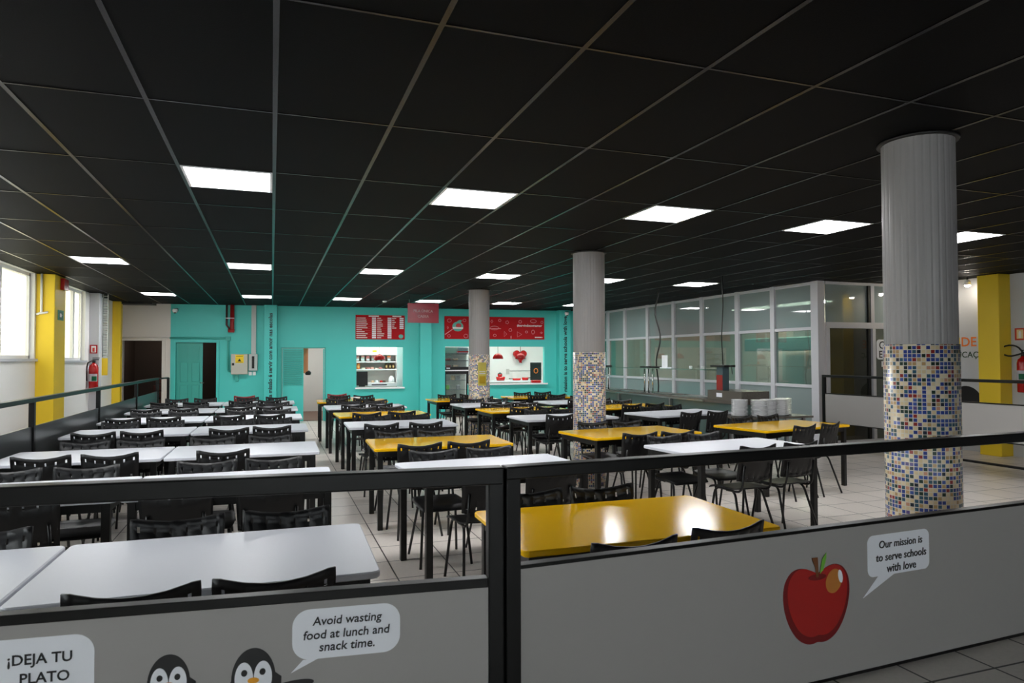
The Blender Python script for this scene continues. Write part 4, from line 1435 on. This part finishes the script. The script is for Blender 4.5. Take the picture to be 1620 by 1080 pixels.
pot('red_saucepan', 'red saucepan with black handle before the black board', 7.06, 1.55, 0.9255, 0.10, 0.085, 1, False)
t = wthing('red_dish', 'red oblong dish on the wide hatch sill', 'dish', 6.93, 0.901, 0.04)
B('tray', REDENAMEL, t, -0.15, 0.12, -0.07, 0.07, 0.0, 0.075, 0.02)
B('ticket', STICKERWHITE, t, 0.13, 0.17, -0.06, -0.05, 0.0, 0.06)
t = wthing('menu_easel', 'black board with orange drawing behind the wide hatch', 'board', 7.38, 0.926, 1.5)
B('board', BLACKM, t, -0.17, 0.17, 0, 0.03, 0.0, 0.53, 0.004)
obj('drawing', ring(0.0, 0.28, 0.07, 0.08, 10, 0.02), ORANGE, t)
for o in t.children:
    if o.name.startswith('drawing'):
        for v in o.data.vertices:
            v.co.y = -0.001
B('cable_rail', STEEL, wthing('cable_rail', 'thin grey rail on the white wall behind the wide hatch', 'rail', 7.2, 1.18, 2.59), -0.35, 0.6, 0.0, 0.009, 0.0, 0.02)
t = wthing('wall_socket', 'white socket on the wall above the red pan', 'socket', 6.80, 1.17, 2.58)
B('plate', mat('socket_grey', (200, 200, 196), 0.5), t, -0.05, 0.05, 0.0, 0.019, -0.08, 0.08, 0.004)

# warming cabinets in the wide hatch
t = wthing('display_fridge', 'black framed glass display cabinet beside the column', 'display cabinet', 4.72, 0, 0.2)
bm = NB()
for a in ((-0.34, -0.29), (0.27, 0.34)):
    box(bm, a[0], a[1], 0.0, 0.05, 0.02, 1.23)
box(bm, -0.34, 0.34, 0.0, 0.05, 1.16, 1.235)
box(bm, -0.34, 0.34, 0.0, 0.05, 0.02, 0.12)
obj('frame', bm, BLACKM, t)
B('cabinet_body', CREAM, t, -0.34, 0.34, 0.52, 0.55, 0.02, 1.235)
for z in (0.45, 0.72, 0.98):
    B('shelf', STEEL, t, -0.29, 0.27, 0.07, 0.5, z, z + 0.012)
B('glass_door', WINGLASS, t, -0.29, 0.27, 0.02, 0.026, 0.12, 1.16)
B('cabinet_top', PORCELAIN, t, -0.36, 0.38, -0.02, 0.55, 1.236, 1.27)
for k in range(6):
    s, z = 4.50 + (k % 3) * 0.15, (0.4635, 0.7335, 0.9935)[k // 2 % 3]
    bm = NB()
    box(bm, -0.05, 0.05, -0.05, 0.05, 0, 0.12, 0.01)
    tag(obj('food_tub', bm, (LEAFPRINT, CARDBOARD, STEEL)[k % 3], None, wp(s, z, 0.40), -WA), '%s food tub on the %s shelf of the display cabinet' % (('green', 'tan', 'steel')[k % 3], ('lowest', 'lowest', 'middle', 'middle', 'top', 'top')[k]), 'tub', 'food tubs')
t = wthing('warming_cabinet', 'glass warming cabinet with pastries on the display cabinet', 'warming cabinet', 4.72, 1.271, 0.2)
B('base', BLACKM, t, -0.34, 0.36, 0.0, 0.45, 0.0, 0.08, 0.004)
B('label', STICKERWHITE, t, -0.28, -0.18, -0.002, 0.0, 0.03, 0.06)
for z in (0.24, 0.42):
    B('shelf', BLACKM, t, -0.34, 0.36, 0.0, 0.4, z, z + 0.02)
B('back_panel', CREAM, t, -0.34, 0.36, 0.42, 0.45, 0.08, 0.62)
B('glass_front', WINGLASS, t, -0.34, 0.36, -0.004, 0.0, 0.08, 0.44)
for k in range(4):
    bm = NB()
    box(bm, -0.07, 0.07, -0.08, 0.08, 0, 0.05, 0.015)
    tag(obj('pastry_tray', bm, (REDPLASTIC, CARDBOARD)[k % 2], None, wp(4.52 + 0.2 * (k % 2), 1.352 if k < 2 else 1.532, 0.42), -WA), '%s pastry tray on the %s level of the warming cabinet' % (('dark red', 'tan')[k % 2], 'lower' if k < 2 else 'upper'), 'tray', 'pastry trays')
t = wthing('food_container', 'grey and red plastic container on top of the warming cabinet', 'container', 4.92, 1.712, 0.40)
bm = NB()
box(bm, -0.15, 0.15, -0.1, 0.1, 0.0, 0.17, 0.03)
obj('tub', bm, mat('container_grey', (150, 150, 160), 0.4), t)
B('band', REDENAMEL, t, -0.152, 0.152, -0.104, 0.104, 0.03, 0.07, 0.01)

# ------------------------------------------------------------------ extinguishers and wall signs
def extinguisher(loc, rz, label, hose_r=False):
    t = thing('fire_extinguisher', label, 'fire extinguisher', loc, rz, 'fire extinguishers')
    bm = NB()
    lathe(bm, [(0.072, 0.0), (0.082, 0.012), (0.083, 0.46), (0.07, 0.51), (0.035, 0.54), (0.026, 0.56)], 28)
    obj('cylinder', bm, REDENAMEL, t)
    bm = NB()
    lathe(bm, [(0.03, 0.56), (0.03, 0.60), (0.018, 0.62)], 16)
    box(bm, -0.02, 0.09, -0.014, 0.014, 0.61, 0.63)
    box(bm, -0.02, 0.10, -0.014, 0.014, 0.645, 0.66)
    obj('valve', bm, BLACKM, t)
    bm = NB()
    for (z0, z1) in ((0.19, 0.34),):
        n = 10
        lo = [bm.verts.new((0.0845 * math.cos(a), 0.0845 * math.sin(a), z0)) for a in [math.radians(-150 + 120 * k / n) for k in range(n + 1)]]
        hi = [bm.verts.new((v.co.x, v.co.y, z1)) for v in lo]
        for k in range(n):
            bm.faces.new((lo[k], lo[k + 1], hi[k + 1], hi[k]))
    bmesh.ops.solidify(bm, geom=bm.faces[:], thickness=0.001)
    lb = obj('label', bm, STICKERWHITE, t)
    bm = NB()
    n = 8
    lo = [bm.verts.new((0.0865 * math.cos(a), 0.0865 * math.sin(a), 0.20)) for a in [math.radians(-100 + 60 * k / n) for k in range(n + 1)]]
    hi = [bm.verts.new((v.co.x, v.co.y, 0.29)) for v in lo]
    for k in range(n):
        bm.faces.new((lo[k], lo[k + 1], hi[k + 1], hi[k]))
    bmesh.ops.solidify(bm, geom=bm.faces[:], thickness=0.001)
    obj('label_print', bm, GREEN, lb)
    bm = NB()
    if hose_r:
        pts = [(-0.02, -0.01, 0.60)] + [(-0.17 + 0.15 * math.cos(a), -0.03, 0.65 + 0.085 * math.sin(a)) for a in [math.radians(-60 - 270 * k / 12) for k in range(13)]] + [(0.0, -0.01, 0.63)]
    else:
        pts = [(-0.02, -0.02, 0.60), (-0.09, -0.04, 0.56), (-0.12, -0.05, 0.42), (-0.11, -0.04, 0.2)]
    tube(bm, pts, 0.013, 8)
    obj('hose', bm, BLACKM, t)
    B('bracket', STEEL, t, -0.02, 0.02, 0.07, 0.12, 0.44, 0.5)
    return t
extinguisher((XL + 0.115, 15.50, 0.95), 0, 'red fire extinguisher on the grey pier by the windows')
extinguisher((XR - 0.13, 7.32, 1.03), -PI / 2 + 0.0, 'red fire extinguisher with looped hose beside the yellow pilaster', True)
def wall_sign(name, label, loc, rz, w, h, m1, m2, sym):
    t = thing(name, label, 'sign', loc, rz)
    B('plate', m1, t, -w / 2, w / 2, -0.006, 0, -h / 2, h / 2)
    B('field', m2, t, -w * 0.32, w * 0.32, -0.008, -0.006, -h * 0.38, h * 0.38)
    obj('symbol', prism_xz(NB(), sym, -0.0095, -0.008), REDENAMEL if m1 is RED else WHITEINK, t)
wall_sign('extinguisher_sign', 'red framed extinguisher sign on the grey wall', (XR - 0.001, 7.44, 1.94), -PI / 2, 0.16, 0.19, mat('sign_red_orange', (206, 62, 24), 0.5), mat('sign_cream', (236, 214, 160), 0.5), [(-0.02, -0.06), (0.02, -0.06), (0.02, 0.02), (0.008, 0.05), (-0.008, 0.05), (-0.02, 0.02)])
wall_sign('extinguisher_sign', 'red and white extinguisher sign on the grey pier by the windows', (XL + 0.085, 15.615, 1.78), 0, 0.13, 0.17, RED, WHITEINK, [(-0.02, -0.05), (0.02, -0.05), (0.02, 0.03), (-0.02, 0.03)])
wall_sign('exit_sign', 'small green exit sign on the yellow window pilaster', (XL + 0.252, 12.66, 2.28), PI / 2, 0.30, 0.16, GREEN, mat('exit_dark_green', (14, 96, 66), 0.5), [(-0.06, -0.03), (0.02, -0.03), (0.06, 0.0), (0.02, 0.03), (-0.06, 0.03)])
t = thing('fire_bell', 'small red alarm box at the top of the yellow window pilaster', 'alarm', (XL + 0.252, 12.75, 2.78), PI / 2)
B('casing', REDENAMEL, t, -0.12, 0.12, -0.06, 0, -0.09, 0.09, 0.006)
# white conduit and switch box on the yellow pilaster
t = thing('pilaster_conduit', 'white pipe running down the yellow window pilaster', 'conduit', (XL + 0.08, 12.33, 0))
bm = NB()
tube(bm, arc_path((0, 0, CEIL_Z - 0.002), (0, 0, 2.30), (-0.06, 0, 2.27), 0.02), 0.018)
obj('run', bm, WHITEFRAME, t)
bm = NB()
tube(bm, [(-0.07, 0, 2.275), (0.09, 0, 2.31)], 0.016)
obj('branch', bm, WHITEFRAME, t)

# lettering on the right wall next to the yellow pilaster
t = thing('wall_lettering', 'orange and dark green wall lettering beyond the yellow pilaster', 'lettering', (XR - 0.001, 8.42, 0), -PI / 2)
lettering('N', STICKYELLOW, t, -0.09, -0.002, 1.84, 0.14)
lettering('DE', ORANGE, t, 0.14, -0.002, 1.84, 0.26)
lettering('EDUCAÇ', mat('dark_green_print', (40, 66, 44), 0.5), t, 0.02, -0.002, 1.61, 0.56)
obj('disc_print', prism_xz(NB(), ellipse(0.12, 0.92, 0.22, 0.16, rot=-0.4), -0.002, 0), INK, t)

# ceiling spots near the glass corner
def spot(x, y, label, lamp=True):
    t = thing('track_spotlight', label, 'spotlight', (x, y, CEIL_Z), 0, 'ceiling spotlights')
    bm = NB()
    tube(bm, [(0, 0, -0.001), (0, 0, -0.05)], 0.012)
    obj('stem', bm, BLACKM, t)
    bm = NB()
    lathe(bm, [(0.02, -0.04), (0.045, -0.06), (0.05, -0.13)], 18)
    obj('lamp_housing', bm, WHITEFRAME, t)
    bm = NB()
    lathe(bm, [(0.042, -0.131), (0.035, -0.15), (0.01, -0.158)], 18)
    obj('bulb', bm, BULB, t)
spot(10.92, 8.12, 'lit spotlight on the ceiling beside the yellow pilaster')
spot(10.95, 8.78, 'lit spotlight on the ceiling above the wall lettering, nearer the wall')
spot(10.78, 8.95, 'lit spotlight on the ceiling close to the smoked glass')
